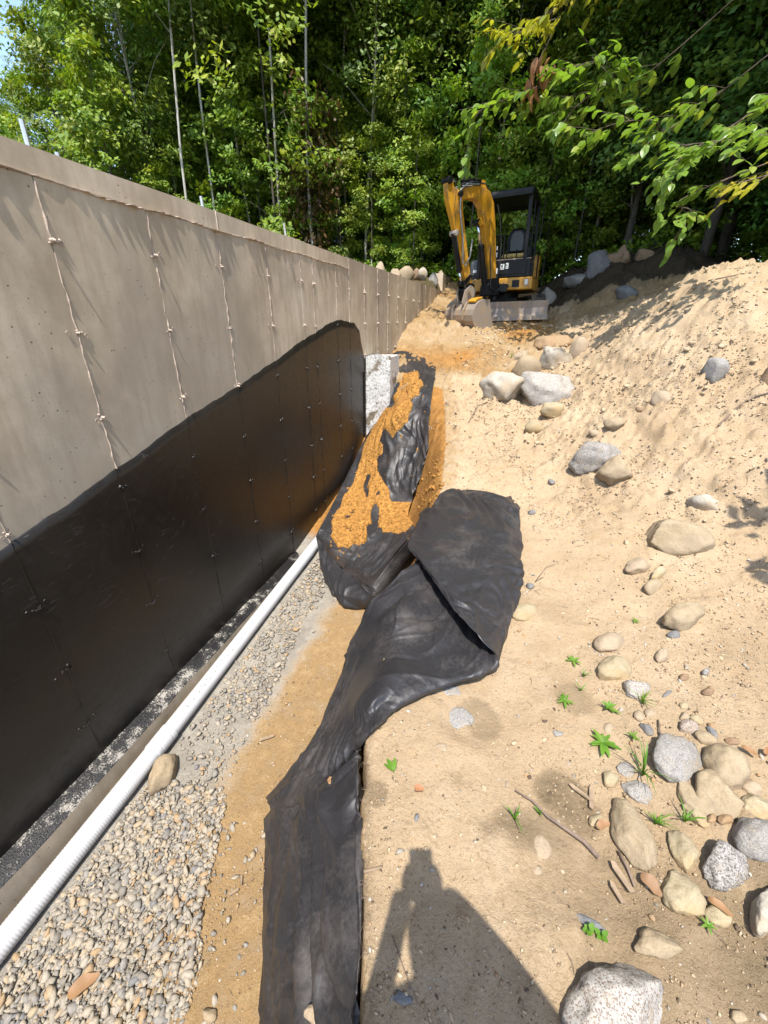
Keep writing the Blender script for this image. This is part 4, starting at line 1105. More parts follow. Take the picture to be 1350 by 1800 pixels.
X = RNG.uniform(-.5, 3.4, 2600); Y = RNG.uniform(.3, 8, 2600); ok = (X > edge_x(Y) + .03) & (RNG.random(2600) < .25 + .7 * sstep(-.1, .3, fbm(X * 1.2 + 4, Y * 1.2, 0, 97, 2)))
X, Y = X[ok], Y[ok]; Z = gz(X, Y)
for x, y, z in zip(X, Y, Z):
    r = float(np.clip(RNG.lognormal(math.log(.0055 + .0008 * y), .45), .003, .022)); put_stone(x, y, z + r * .1, r, .6, shapes[RNG.integers(14)])
tag(link('pebbles', mesh_from('pebbles', np.concatenate(gv), np.concatenate(gf), M['gravel'], False)), kind='stuff')

for i, (px, py, w, h, ang, mat, hf, label) in enumerate(ROCKS):
    if i == 89 - 0 and False: pass
    lower = .12 * h if hf > .4 else 0
    if label.startswith('sandy lump lying'):
        p = onZ(px, py, -.36)
    elif px > 950 and py < 500: p = onY(px, py + h * .35, 11.5 if px < 1000 else 11.9)
    else: p = at(px, py + lower)
    d = view_dir(px, py + lower); dep = max(.42, -d[2] / np.linalg.norm(d))
    if 850 < px < 1030 and 590 < py < 770: w, h = w * 1.15, h * 1.18
    if py > 1290 and px > 1000: w, h = w * 1.10, h * 1.12
    ca, sa = math.cos(R(ang)), math.sin(R(ang))
    if dep > .45:
        a = onZ(px + ca * w / 2, py + lower + sa * w / 2, p[2]) - p
        b_ = onZ(px - sa * h / 2, py + lower + ca * h / 2, p[2]) - p
        b_ *= (1 - .25 * min(1, hf))
    else:
        sc = np.linalg.norm(p - EYE) / math.sqrt(F_PX ** 2 + (px - 675) ** 2 + (py - 900) ** 2)
        r_ = np.array([d[1], -d[0], 0]); r_ /= np.linalg.norm(r_)
        a = r_ * w / 2 * sc; b_ = np.array([-r_[1], r_[0], 0]) * w * .38 * sc; 
    hgt = min(np.linalg.norm(a), np.linalg.norm(b_)) * (hf * 1.5)
    if dep <= .45: hgt = h / 2 * sc * 1.15
    angular = mat in ('white', 'slate', 'granite', 'granite_pink') or px > 1000 and py < 530
    big = max(w, h)
    v, f = stone_shape(4 if big > 60 else 3 if big > 26 else 2, 900 + i * 7, .55 if angular else .40, 14 if angular else 9, .17 if angular or 'granite' in mat else .12)
    cR, sR = math.cos(i * 2.4), math.sin(i * 2.4); v = v @ np.array([[cR, -sR, 0], [sR, cR, 0], [0, 0, 1]]).T
    v /= np.abs(v).max(0)
    zc = p[2] if label.startswith('sandy lump') else (gz1(p[0], p[1]) if p[1] < 14 else p[2])
    Wv = v[:, :1] * a + v[:, 1:2] * b_ + v[:, 2:3] * np.array([0, 0, hgt])
    sink = (.44 if (py < 1195 or px < 1040) and px > 760 and hf < .66 else .34) if hf > .35 else .55
    me = mesh_from('rock', Wv, f, M[mat], True)
    o = link('rock', me, None, (p[0], p[1], zc + hgt * (1 - 2 * sink)))
    tag(o, label, 'rock' if big > 45 else 'stone', 'rocks and stones strewn over the dig')
# rocks heaped behind the low part of the wall
for (px, py, w, h, mat, label, Y) in ((667, 469, 22, 16, 'sandy', 'rounded tan rock first above the wall top', 9.6), (714, 484, 36, 28, 'tan', 'tan rock heaped behind the wall, widest of them', 11.6), (732, 479, 14, 15, 'brown', 'small brown stone behind the wall between two others', 12.0), (743, 481, 18, 20, 'white', 'upright white stone on the heap behind the wall', 11.8), (762, 492, 18, 20, 'grey', 'grey stone against the far wall end', 11.9), (775, 482, 16, 12, 'sandy', 'sandy stone perched behind the pale wall end', 12.6), (695, 478, 20, 12, 'sandy', 'low sandy rock left of the widest rock behind the wall', 11.0)):
    c = onY(px, py, Y); sc = Y / view_dir(px, py)[1] / F_PX * 1.05
    v, f = stone_shape(3, int(px), .4, 9, .12); v /= np.abs(v).max(0)
    zb = z_at(c[0], Y); top = c[2] + h / 2 * sc
    hh_ = max(h * sc * .6, (top - zb) * .55)
    o = link('rock', mesh_from('rock', v * np.array([w / 2 * sc, w * .45 * sc, hh_]), f, M[mat], True), None, (c[0], Y, top - hh_))
    tag(o, label, 'rock', 'rocks heaped behind the wall')

# ------------------------------------------------------------------ litter: sticks, chips, leaves, weeds
def stick(pts, r0, r1, label, mat='twig', lift=.006, cat='stick', side=True):
    P = [at(*q) for q in pts]; base_ = P[0]
    P = [np.array([p[0], p[1], gz1(p[0], p[1]) + lift + (.010 if 0 < k < len(P) - 1 else 0)]) - base_ for k, p in enumerate(P)]
    b = MB().tube(P, list(np.linspace(r0, r1, len(P))), 7)
    if side:
        for k in range(1, len(P) - 1):
            q = P[k]; b.tube([q, q + np.array([RNG.uniform(-.06, .06), RNG.uniform(.0, .06), .012])], [r1 * .8, r1 * .3], 5)
    o = b.build('stick', M[mat], smooth=True); o.location = base_; tag(o, label, cat)
stick([(905, 1392), (935, 1412), (962, 1440), (995, 1462), (1026, 1484), (1052, 1506)], .003, .009, 'dark brittle stick lying on the sand beside the flush round stone', side=False)
stick([(1255, 770), (1300, 712), (1325, 706), (1350, 700)], .008, .006, 'thin dark branch across the upper bank at the right')
stick([(1243, 500), (1290, 487), (1310, 480)], .008, .005, 'curved root poking out at the top of the bank', side=False)
stick([(830, 760), (824, 742), (838, 730), (856, 722)], .005, .003, 'thin bent root left of the pale angular rock', side=False)
stick([(955, 1015), (940, 1025), (960, 1000), (975, 995)], .002, .0015, 'fine bent twig right of the flap', side=False)
stick([(1085, 1500), (1100, 1530), (1115, 1560)], .005, .004, 'grey splinter below the long pointed rock', side=False)
stick([(640, 1535), (665, 1532), (672, 1528)], .006, .004, 'short pale root stub sticking out at the fabric edge', 'wood', side=False)
stick([(690, 1650), (712, 1720), (735, 1770)], .0015, .001, 'fine stalk crossing the cast shadow', side=False)
stick([(1160, 1308), (1157, 1295), (1154, 1272)], .004, .003, 'short brown twig above the light grey rock', side=False)
def chip(px, py, L, Wd, ang, label, mat='wood'):
    p = at(px, py); z = gz1(p[0], p[1])
    b = MB().add([(-L / 2, -Wd / 2, 0), (L * .42, -Wd * .4, .002), (L / 2, Wd * .1, 0), (L * .3, Wd / 2, 0), (-L * .45, Wd * .35, .003)], [(0, 1, 2, 3, 4)])
    vs = list(b.v); b.add([(x, y, t + .006) for x, y, t in vs], [(4, 3, 2, 1, 0)]); n = 5
    for k in range(n): b.f.append((k, (k + 1) % n, n + (k + 1) % n, n + k))
    o = b.build('wood_chip', M[mat]); o.location = (p[0], p[1], z + .012); o.rotation_euler = (RNG.normal(0, .12), RNG.normal(0, .12), R(ang)); tag(o, label, 'wood chip', 'wood chips in the dig')
chip(1037, 1404, .10, .018, 80, 'upright weathered wood splinter near the long pointed rock'); chip(1019, 1398, .09, .015, 150, 'slanting split wood splinter touching another')
chip(424, 1550, .045, .014, 120, 'short pale wood chip on the ochre trench soil'); chip(412, 1570, .05, .014, 45, 'pale wood chip just below the short one')
chip(470, 1300, .10, .02, 35, 'long pale wood chip on the trench floor'); chip(1090, 1545, .09, .02, 125, 'grey flat splinter left of the tan leaf'); chip(1083, 1570, .06, .015, 120, 'small grey splinter below the flat one')
def leaf_geo(L=1.0, Wd=.45, fold=.18, droop=.15, n=6):
    vs = []; fs = []
    for k in range(n + 1):
        t = k / n; w = Wd / 2 * (math.sin(math.pi * t ** .8) ** .8) + .004; zc = -droop * t * t
        vs += [(-w, t * L, zc + fold * w), (0, t * L, zc), (w, t * L, zc + fold * w)]
    for k in range(n):
        a = k * 3; fs += [(a, a + 1, a + 4, a + 3), (a + 1, a + 2, a + 5, a + 4)]
    return vs, fs
LEAF = mesh_from('leaf', *leaf_geo(1, .62, .14, .2), M['leafD'], True); LEAFY = mesh_from('leaf', *leaf_geo(1, .5, .2, .2), M['leafY'], True)
LEAFDEAD = mesh_from('dead_leaf', *leaf_geo(1, .36, .7, .45), M['leafDead'], True)
WEED = mesh_from('leaf', *leaf_geo(1, .30, .25, .35), M['weed'], True); CLOVER = mesh_from('leaf', *leaf_geo(1, .7, .1, .1), M['weed'], True)
def fallen(px, py, L, ang, label, tilt=.2, wd=.4, mat='leafDry'):
    p = at(px, py); v, f = leaf_geo(L, wd * L, .5, .12 * L, 8); v = [(x + .04 * L * math.sin(9 * y / L), y, z + .05 * L * math.sin(7 * y / L) + .03 * L * math.cos(40 * x / L)) for x, y, z in v]
    o = link('fallen_leaf', mesh_from('fallen_leaf', v, f, M[mat], True), None, (p[0], p[1], gz1(p[0], p[1]) + .022)); o.rotation_euler = (tilt, .15, R(ang)); tag(o, label, 'leaf', 'dry leaves on the ground')
fallen(122, 1755, .12, -38, 'long orange leaf lying on the gravel'); fallen(1122, 1545, .065, -130, 'broad tan leaf under the long pointed rock', .05, .5)
fallen(1240, 1585, .06, -120, 'curled rust leaf draped over a small buff stone', .3, .25); fallen(1298, 1320, .055, -125, 'small rust red leaf right of the humped tan rock', .2, .3)
fallen(1338, 1332, .05, -60, 'red brown leaf scrap at the right edge', .2, .4, 'leafDead'); fallen(728, 1396, .035, -80, 'small brown leaf scrap near the lone green sprig', .2, .5, 'leafDead')
fallen(580, 1386, .03, 20, 'tiny pale leaf scrap on the black fabric', .2, .5)
bpy.data.objects['fallen_leaf.006'].location = Vector(onZ(580, 1386, -.22)) + Vector((0, 0, .03))
fallen(1045, 1462, .05, -60, 'reddish leaf scrap against the long pointed rock', .3, .4)
def weed(px, py, n, L, spread, label, cat='weed', mesh=None, up=.5, stem=.0):
    p = at(px, py); z = gz1(p[0], p[1]); t = empty('weed_plant', (p[0], p[1], z), label, cat, 'green weeds on the sand')
    MB().tube([(0, 0, -.01), (0, 0, .015 + stem)], [.003, .002], 6).build('stem', M['weed'], t)
    for k in range(n):
        o = link('leaf', mesh or WEED, t, (0, 0, .012 + stem * k / n)); s = L * random.uniform(.65, 1.1); o.scale = (s, s, s)
        o.rotation_euler = (up * random.uniform(.5, 1.3), 0, 6.283 * k / n * 1.0 + random.uniform(-.35, .35) if spread > 5 else spread + random.uniform(-1.0, 1.0))
weed(1058, 1310, 11, .070, 9, 'largest bright green weed with pointed leaves'); weed(692, 1362, 6, .055, .4, 'lone green sprig with narrow leaves near the shadow head', up=.3)
weed(990, 1240, 8, .042, 9, 'small bushy weed left of the other two weeds'); weed(1068, 1246, 9, .05, 9, 'middle sized weed with upright leaves behind the largest weed', up=.8)
weed(1006, 1164, 6, .045, 9, 'weed with few leaves on open sand below the flap'); weed(1117, 1092, 7, .035, 9, 'tiny weed beside the dappled shade')
weed(1030, 1645, 9, .020, 9, 'clover sprig at the flat buried stone', mesh=CLOVER, stem=.02); weed(1054, 1652, 5, .025, 9, 'tiny clover right of the clover sprig', mesh=CLOVER, stem=.02)
weed(1110, 1300, 6, .035, 9, 'small weed touching the largest weed from behind', up=.8); weed(1240, 1632, 6, .025, 9, 'tiny weed beside the small buff stone')
def tuft(px, py, n, L, label, Wd=.003):
    p = at(px, py); z = gz1(p[0], p[1]); b = MB()
    for k in range(n):
        a = random.uniform(0, 6.28); l = L * random.uniform(.5, 1.1); lean = random.uniform(.3, 1.0); q = Vector((math.cos(a), math.sin(a), 0)); s_ = Vector((-q.y, q.x, 0)) * Wd
        pts = [q * (l * lean * t * t) + Vector((0, 0, l * (t - .35 * t * t * lean))) for t in (0, .4, .75, 1)]
        vs = []
        for m2, pt in enumerate(pts): w = (1, .9, .6, .08)[m2]; vs += [pt - s_ * w, pt + s_ * w]
        b.add(vs, [(0, 1, 3, 2), (2, 3, 5, 4), (4, 5, 7, 6)])
    o = b.build('grass_tuft', M['weed']); o.location = (p[0], p[1], z); tag(o, label, 'grass', 'grass tufts between the stones')
tuft(1128, 1365, 16, .14, 'sparse grass tuft with long blades by the light grey rock'); tuft(1127, 1240, 14, .08, 'grass tuft in front of the speckled grey stone'); tuft(904, 1440, 7, .07, 'thin grass blades at the thin end of the stick')
tuft(1150, 1450, 12, .08, 'grass between the long pointed rock and the tan boulders'); tuft(948, 1432, 6, .05, 'small grass wisp on the stick'); tuft(1200, 1450, 9, .07, 'grass wisps below the narrow tan slab')
tuft(1025, 1190, 6, .05, 'dry grass wisp below the few leaved weed'); tuft(1020, 1215, 7, .05, 'dry grass wisp left of the speckled grey stone'); tuft(898, 634, 9, .12, 'grass tuft left of the sandy lump on the ramp'); tuft(900, 1020, 0 + 3, .03, 'few grass blades near the flap edge')
# needles and fine twigs strewn over the sand
b = MB()
for _ in range(900):
    x = random.uniform(-.45, 3.0); y = random.uniform(.35, 9.5)
    if x < edge_x(y) + .05 and y < 6.4: continue
    if float(fbm(np.array([x * 1.4]), np.array([y * 1.4]), 0, 99, 2)[0]) < -.05: continue
    a = random.uniform(0, 3.14); l = random.uniform(.015, .05) * (1 + .12 * y); r = .0007 + .00022 * y
    z0, z1 = gz1(x, y) + .003, gz1(x + l * math.cos(a), y + l * math.sin(a)) + .004
    b.tube([(x, y, z0), (x + l * .5 * math.cos(a) + .004, y + l * .5 * math.sin(a), (z0 + z1) / 2 + .006), (x + l * math.cos(a), y + l * math.sin(a), z1)], r, 3, False)
tag(b.build('twig_litter', M['twig']), kind='stuff')
# fine roots hanging out of the cut edge of the bench
b = MB()
for _ in range(34):
    y = random.uniform(.2, 1.6); x = float(edge_x(y)) + random.uniform(-.005, .02); l = random.uniform(.01, .035)
    b.tube([(x + .02, y, gz1(x + .03, y) - .004), (x - .01, y + random.uniform(-.02, .02), gz1(x + .03, y) + .004), (x - .02 - l * .2, y + random.uniform(-.04, .04), -l)], [.0008, .0007, .0004], 4, False)
tag(b.build('root_fringe', M['twig']), kind='stuff')

# ------------------------------------------------------------------ mini excavator
M['yellow_paint'] = painted_mat('yellow_machine_paint', (.47, .225, .014), (.13, .08, .04), .45, .35)
M['black_paint'] = painted_mat('black_machine_paint', (.008, .008, .0085), (.05, .04, .03), .2, .42)
M['black_paint'].node_tree.nodes['Principled BSDF'].inputs['Specular IOR Level'].default_value = .22
M['grey_hood'] = painted_mat('dark_grey_hood', (.075, .08, .085), (.16, .13, .10), .3, .45)
M['bucket_steel'] = painted_mat('worn_bucket_steel', (.30, .25, .20), (.36, .24, .12), .55, .5, .35, 7)
M['blade_steel'] = painted_mat('dusty_blade_steel', (.26, .22, .19), (.40, .28, .16), .6, .65, .1, 5)
M['rod'] = simple_mat('chrome_rod', (.6, .6, .6), .15, 1.0, .05)
M['rubber'] = painted_mat('track_rubber', (.02, .019, .018), (.20, .14, .08), .5, .8)
M['hose'] = simple_mat('hose_rubber', (.03, .03, .03), .5, var=.2)
M['hose_grey'] = simple_mat('sleeved_hose', (.22, .22, .21), .5, var=.2)
M['seat_foam'] = simple_mat('torn_seat_foam', (.45, .31, .10), .9, var=.4, nscale=25, bump=.01)
M['sticker'] = simple_mat('white_sticker', (.62, .62, .60), .4, var=.08)
M['ink'] = simple_mat('black_ink', (.02, .02, .02), .5, var=.1)
EXC = np.array([-.42, 10.95, 1.60])
ex = empty('mini_excavator', EXC, 'yellow and black mini digger with canopy and boom folded, parked on the dirt ramp', 'excavator')
def frame(yaw, roll=3.0):
    m = Matrix.Rotation(R(yaw), 4, 'Z') @ Matrix.Rotation(R(-roll), 4, 'Y')
    return m
def rot_build(b, name, mat, fr, parent=ex, **k):
    b.v = [tuple(fr @ Vector(p)) for p in b.v]; return b.build(name, mat, parent, **k)
UC = frame(10, 2.5); HS = frame(-8, 2.0)
# undercarriage
for sx in (-1, 1):
    prof = []
    for (cy, cz, r, a0, a1) in ((-.82, .24, .235, 90, 270), (.82, .24, .235, 270, 450)):
        for k in range(9): a = R(a0 + (a1 - a0) * k / 8); prof.append((sx * .60, cy + r * math.cos(a), cz + r * math.sin(a)))
    t = rot_build(MB().prism(prof, (.28, 0, 0)), 'track', M['rubber'], UC, bevel=.01)
    g = MB(); n = 46; per = []
    for k in range(n):
        s = k / n * (4 * .82 + 2 * math.pi * .235)
        if s < 1.64: p = (.82 - s, .475, 0)
        elif s < 1.64 + math.pi * .235: a = (s - 1.64) / .235; p = (-.82 - .235 * math.sin(a), .24 + .235 * math.cos(a), -a)
        elif s < 3.28 + math.pi * .235: p = (-.82 + (s - 1.64 - math.pi * .235), .005, math.pi)
        else: a = (s - 3.28 - math.pi * .235) / .235; p = (.82 + .235 * math.sin(a), .24 - .235 * math.cos(a), math.pi - a)
        m = Matrix.Rotation(-p[2] if p[2] else 0, 3, 'X'); g.box((sx * .60, p[0], p[1]), (.285, .035, .03), m)
    rot_build(g, 'track_lugs', M['rubber'], UC, parent=t)
    for yy in (-.82, .82): rot_build(MB().tube([(sx * .44, yy, .24), (sx * .45 + sx * .31, yy, .24)], .16, 18), 'sprocket', M['yellow_paint'], UC, bevel=.006)
    for yy in (-.45, -.15, .15, .45): rot_build(MB().tube([(sx * .5, yy, .12), (sx * .70, yy, .12)], .075, 14), 'roller', M['black_paint'], UC)
rot_build(MB().box((0, 0, .32), (.95, .9, .16)).box((0, 0, .44), (.5, .5, .12)), 'track_frame', M['black_paint'], UC, bevel=.012)
rot_build(MB().tube([(0, 0, .46), (0, 0, .58)], .34, 28), 'slew_ring', M['black_paint'], UC)
# dozer blade: curved plate with cutting edge and arms
prof = [(0, -1.16, .04), (0, -1.12, .14), (0, -1.115, .24), (0, -1.15, .36), (0, -1.17, .37), (0, -1.135, .24), (0, -1.14, .13), (0, -1.185, .03)]
bl = rot_build(MB().prism([(p[0], p[1], p[2]) for p in prof], (1.52, 0, 0)), 'dozer_blade', M['blade_steel'], UC, bevel=.004)
rot_build(MB().box((0, -1.178, .055), (1.54, .022, .09)), 'cutting_edge', M['blade_steel'], UC, parent=bl, bevel=.004)
rot_build(MB().box((-.757, -1.09, .20), (.016, .14, .34)).box((.757, -1.09, .20), (.016, .14, .34)), 'end_plate', M['blade_steel'], UC, parent=bl, bevel=.004)
rot_build(MB().bar((-.28, -1.1, .16), (-.30, -.35, .28), .07, .09).bar((.28, -1.1, .16), (.30, -.35, .28), .07, .09), 'blade_arm', M['black_paint'], UC, bevel=.008)
rot_build(MB().tube([(0, -1.05, .28), (0, -.45, .38)], .035, 12), 'blade_cylinder', M['black_paint'], UC, smooth=True)
# house: deck skirt, hoods
def plan(w, f, r, rad, z, n=8):
    pts = [(-w, f, z), (w, f, z)]
    for (cx_, cy_, a0) in ((w - rad, r - rad, 0), (-w + rad, r - rad, 90)):
        for k in range(n + 1): a = R(a0 + 90 * k / n); pts.append((cx_ + rad * math.cos(a), cy_ + rad * math.sin(a), z))
    return pts
rot_build(MB().prism(plan(.70, -.76, .74, .42, .70), (0, 0, .24)), 'deck_skirt', M['yellow_paint'], HS, bevel=.03, segs=3)
rot_build(MB().box((.37, -.763, .70), (.15, .012, .13)), 'skirt_grille', M['black_paint'], HS, bevel=.004)
rot_build(MB().box((.21, -.764, .66), (.05, .008, .05), Matrix.Rotation(R(45), 3, 'Y')), 'lashing_eye', M['ink'], HS)
rot_build(MB().box((.58, -.764, .72), (.06, .006, .10)), 'reflector', M['sticker'], HS)
rot_build(MB().prism(plan(.69, .18, .72, .40, 1.06), (0, 0, .48)), 'rear_hood', M['yellow_paint'], HS, bevel=.05, segs=3)
rot_build(MB().prism(plan(.20, -.42, .55, .10, 1.03), (0, 0, .42)), 'side_hood', M['grey_hood'], HS @ Matrix.Translation((-.52, 0, 0)), bevel=.09, segs=4)
rot_build(MB().box((-.50, -.45, .87), (.34, .05, .14)), 'hood_sticker_panel', M['black_paint'], HS, bevel=.01)
rot_build(MB().box((-.55, -.478, 1.0), (.12, .006, .05)), 'sticker', M['sticker'], HS)
rot_build(MB().box((-.52, -.478, .835), (.10, .006, .04)), 'sticker', M['sticker'], HS)
fp = rot_build(MB().box((.27, -.74, .98), (.72, .04, .32)), 'front_panel', M['black_paint'], HS, bevel=.015)
rot_build(MB().box((.25, -.765, .985), (.62, .014, .22)), 'panel_inset', M['black_paint'], HS, parent=fp, bevel=.006)
for (x, z, w, h) in ((.07, 1.02, .075, .10), (.165, 1.03, .05, .10), (-.045, .95, .04, .10), (-.07, 1.24, .03, .08), (-.07, 1.36, .03, .07)):
    s_ = rot_build(MB().box((x, -.776 if z < 1.1 else -.775, z), (w, .004, h)), 'sticker', M['sticker'], HS)
    q = MB()
    if w > .045:
        q.box((x - w * .1, -.7795, z + h * .12), (w * .45, .002, h * .35)).box((x, -.7795, z - h * .25), (w * .7, .002, h * .1))
        rot_build(q, 'sticker_print', M['ink'], HS, parent=s_)
rot_build(MB().box((.26, -.70, 1.145), (.74, .09, .02)), 'panel_rail', M['blade_steel'], HS, bevel=.006)
rot_build(MB().box((.25, -.32, .835), (.80, .86, .03)), 'floor_plate', M['black_paint'], HS, bevel=.004)
rot_build(MB().box((.25, .05, 1.0), (.66, .36, .30)), 'seat_base', M['black_paint'], HS, bevel=.02)
rot_build(MB().box((.17, -.02, 1.27), (.50, .42, .09)), 'seat_cushion', M['seat_foam'], HS, bevel=.04, segs=3)
prof = [(-.21, 0, 1.36), (.21, 0, 1.36), (.235, 0, 1.60), (.19, 0, 1.76), (.09, 0, 1.83), (-.09, 0, 1.83), (-.19, 0, 1.76), (-.235, 0, 1.60)]
sb = rot_build(MB().prism([(x + .17, .22, z) for x, y, z in prof], (0, .12, 0)), 'seat_back', M['black_paint'], HS, bevel=.04, segs=3)
rot_build(MB().prism([(x * .62 + .17, .155, 1.40 + (z - 1.36) * .8) for x, y, z in prof], (0, .03, 0)), 'seat_back_pad', M['grey_hood'], HS, parent=sb, bevel=.012)
for sx in (-1, 1):
    rot_build(MB().box((.17 + sx * .33, -.08, 1.30), (.12, .40, .22)), 'armrest_console', M['black_paint'], HS, bevel=.02)
    rot_build(MB().tube([(.17 + sx * .33, -.22, 1.40), (.17 + sx * .32, -.25, 1.55)], .013, 8).tube([(.17 + sx * .32, -.25, 1.55), (.17 + sx * .315, -.26, 1.66)], .026, 10), 'joystick', M['black_paint'], HS)
    rot_build(MB().tube([(.2 + sx * .10, -.50, .84), (.2 + sx * .10, -.60, 1.20), (.2 + sx * .10, -.58, 1.34)], .011, 8), 'travel_lever', M['black_paint'], HS)
    rot_build(MB().box((.2 + sx * .11, -.55, .88), (.09, .16, .02), Matrix.Rotation(R(25), 3, 'X')), 'foot_pedal', M['black_paint'], HS)
# canopy, posts, hand rail
rot_build(MB().prism([(-.47, -.80, 2.27), (-.45, -.84, 2.21), (-.45, -.84, 2.19), (-.47, -.80, 2.17), (-.47, .48, 2.20), (-.47, .46, 2.30), (-.47, -.2, 2.35)], (0, 0, 0)) if False else
          MB().prism([(.02, -.84, 2.20), (.02, -.80, 2.32), (.02, -.40, 2.38), (.02, .30, 2.37), (.02, .50, 2.30), (.02, .50, 2.20), (.02, .3, 2.25), (.02, -.6, 2.25)], (1.06, 0, 0)), 'canopy', M['black_paint'], HS, bevel=.03, segs=3)
rot_build(MB().box((.02, -.835, 2.225), (1.0, .02, .06)), 'canopy_lip', M['black_paint'], HS, bevel=.006)
for (x, y) in ((-.44, -.72), (.50, -.72), (-.42, .42), (.52, .42)):
    rot_build(MB().bar((x, y, .82), (x, y, 2.26), .075 if y < 0 else .06, .06, (0, 1, 0)), 'canopy_post', M['black_paint'], HS, bevel=.01)
rot_build(MB().tube([(.53, -.3, .84), (.54, -.3, 1.7), (.53, -.28, 2.2)], .016, 8), 'canopy_stay', M['black_paint'], HS)
rot_build(MB().tube([(-.42, -.70, 1.60), (.02, -.70, 1.58), (.05, -.70, 1.56), (.06, -.70, 1.16)], .014, 8), 'hand_rail', M['black_paint'], HS)
rot_build(MB().tube([(.66, -.74, .84), (.68, -.70, 1.25), (.66, .15, 1.30), (.66, .18, .84)], .014, 8), 'side_rail', M['black_paint'], HS)
# boom, stick, bucket in the swung digging plane
BD = np.array([-math.sin(R(40)), -math.cos(R(40)), 0]); BN = np.array([BD[1], -BD[0], 0]); BF = np.array([-.65, 9.9, 0])
def Bp(s, z, l=0.0): return tuple(BF + BD * s + BN * l + np.array([0, 0, z]) - EXC)
def bprism(poly, w): return MB().prism([Bp(s, z) for s, z in poly], tuple(BN * w))
boom = bprism([(-.04, 2.34), (.0, 2.58), (.09, 3.0), (.18, 3.40), (.26, 3.62), (.38, 3.77), (.54, 3.83), (.80, 3.80), (1.10, 3.73), (1.18, 3.67), (1.15, 3.58), (1.02, 3.57), (.82, 3.61), (.67, 3.60), (.57, 3.52), (.49, 3.36), (.36, 3.0), (.24, 2.64), (.13, 2.34)], .15).build('boom', M['yellow_paint'], ex, bevel=.012)
bprism([(.53, 3.37), (.60, 3.27), (.54, 3.22), (.44, 3.26)], .11).build('cylinder_lug', M['yellow_paint'], boom, bevel=.008)
bprism([(.62, 3.80), (.60, 3.92), (.52, 3.92), (.46, 3.80)], .11).build('cylinder_lug', M['yellow_paint'], boom, bevel=.008)
stk = bprism([(1.40, 3.64), (1.42, 3.76), (1.38, 3.84), (1.33, 3.82), (1.24, 3.72), (1.10, 3.70), (1.03, 3.60), (1.00, 3.40), (.84, 2.88), (.62, 2.26), (.67, 2.19), (.75, 2.22), (.99, 2.74), (1.22, 3.24), (1.36, 3.50)], .12).build('dipper_stick', M['yellow_paint'], ex, bevel=.010)
MB().tube([Bp(1.38, 3.80, -.10), Bp(1.38, 3.80, .10)], .055, 16).build('pin_boss', M['black_paint'], stk, smooth=False, bevel=.006)
MB().tube([Bp(1.12, 3.64, -.11), Bp(1.12, 3.64, .11)], .05, 16).build('pin_boss', M['black_paint'], stk, bevel=.006)
MB().tube([Bp(1.13, 3.06, -.085), Bp(1.13, 3.06, .085)], .05, 14).build('pin_boss', M['blade_steel'], stk, bevel=.006)
def cylinder(a, b_, c, rb, rr):
    o = MB().tube([Bp(*b_), Bp(*c)], rb, 16).build('hydraulic_cylinder', M['black_paint'], ex, smooth=False, bevel=.006)
    MB().tube([Bp(*a), Bp(*b_)], rr, 12).build('piston_rod', M['rod'], o, smooth=True)
    p = np.array(b_) + (np.array(c) - np.array(b_)) * .02; q = np.array(b_) + (np.array(c) - np.array(b_)) * .09
    MB().tube([Bp(*p), Bp(*q)], rb * 1.2, 16).build('gland', M['black_paint'], o, bevel=.004)
    MB().tube([Bp(a[0], a[1], -.05), Bp(a[0], a[1], .05)], rr * 2.1, 12).build('rod_eye', M['black_paint'], o)
cylinder((1.38, 3.80), (1.02, 3.855), (.56, 3.89), .050, .026)
cylinder((.56, 3.28), (.43, 2.94), (.20, 2.22), .058, .028)
cylinder((.84, 2.26), (.93, 2.46), (1.15, 3.06), .046, .024)
# hoses looping over boom and stick
for l in (-.05, .0, .05):
    MB().tube([Bp(*p, l) for p in ((.30, 3.70), (.50, 3.875), (.80, 3.86), (1.05, 3.80), (1.20, 3.72), (1.22, 3.45), (1.14, 3.1), (1.05, 2.80))], .012, 7, False).build('hose', M['hose'], ex, smooth=True)
for l, q in ((.085, 2.66), (-.085, 2.60)):
    MB().tube([Bp(*p, l) for p in ((.70, 3.83), (.98, 3.80), (1.12, 3.70), (1.10, 3.40), (.98, 3.0), (.94, q), (.86, q - .05), (.76, q + .12), (.74, 3.0))], .015, 8, False).build('hose', M['hose_grey'], ex, smooth=True)
for l in (-.07, .07): MB().tube([Bp(*p, l) for p in ((.02, 2.25), (-.10, 2.6), (-.06, 3.0), (.05, 3.4), (.16, 3.6))], .013, 7, False).build('hose', M['hose'], ex, smooth=True)
for l in (-.12, -.02, .1): MB().tube([Bp(*p, l) for p in ((-.22, 2.30), (-.02, 2.14), (.16, 2.22), (.20, 2.5), (.28, 2.9))], .012, 7, False).build('hose', M['hose'], ex, smooth=True)
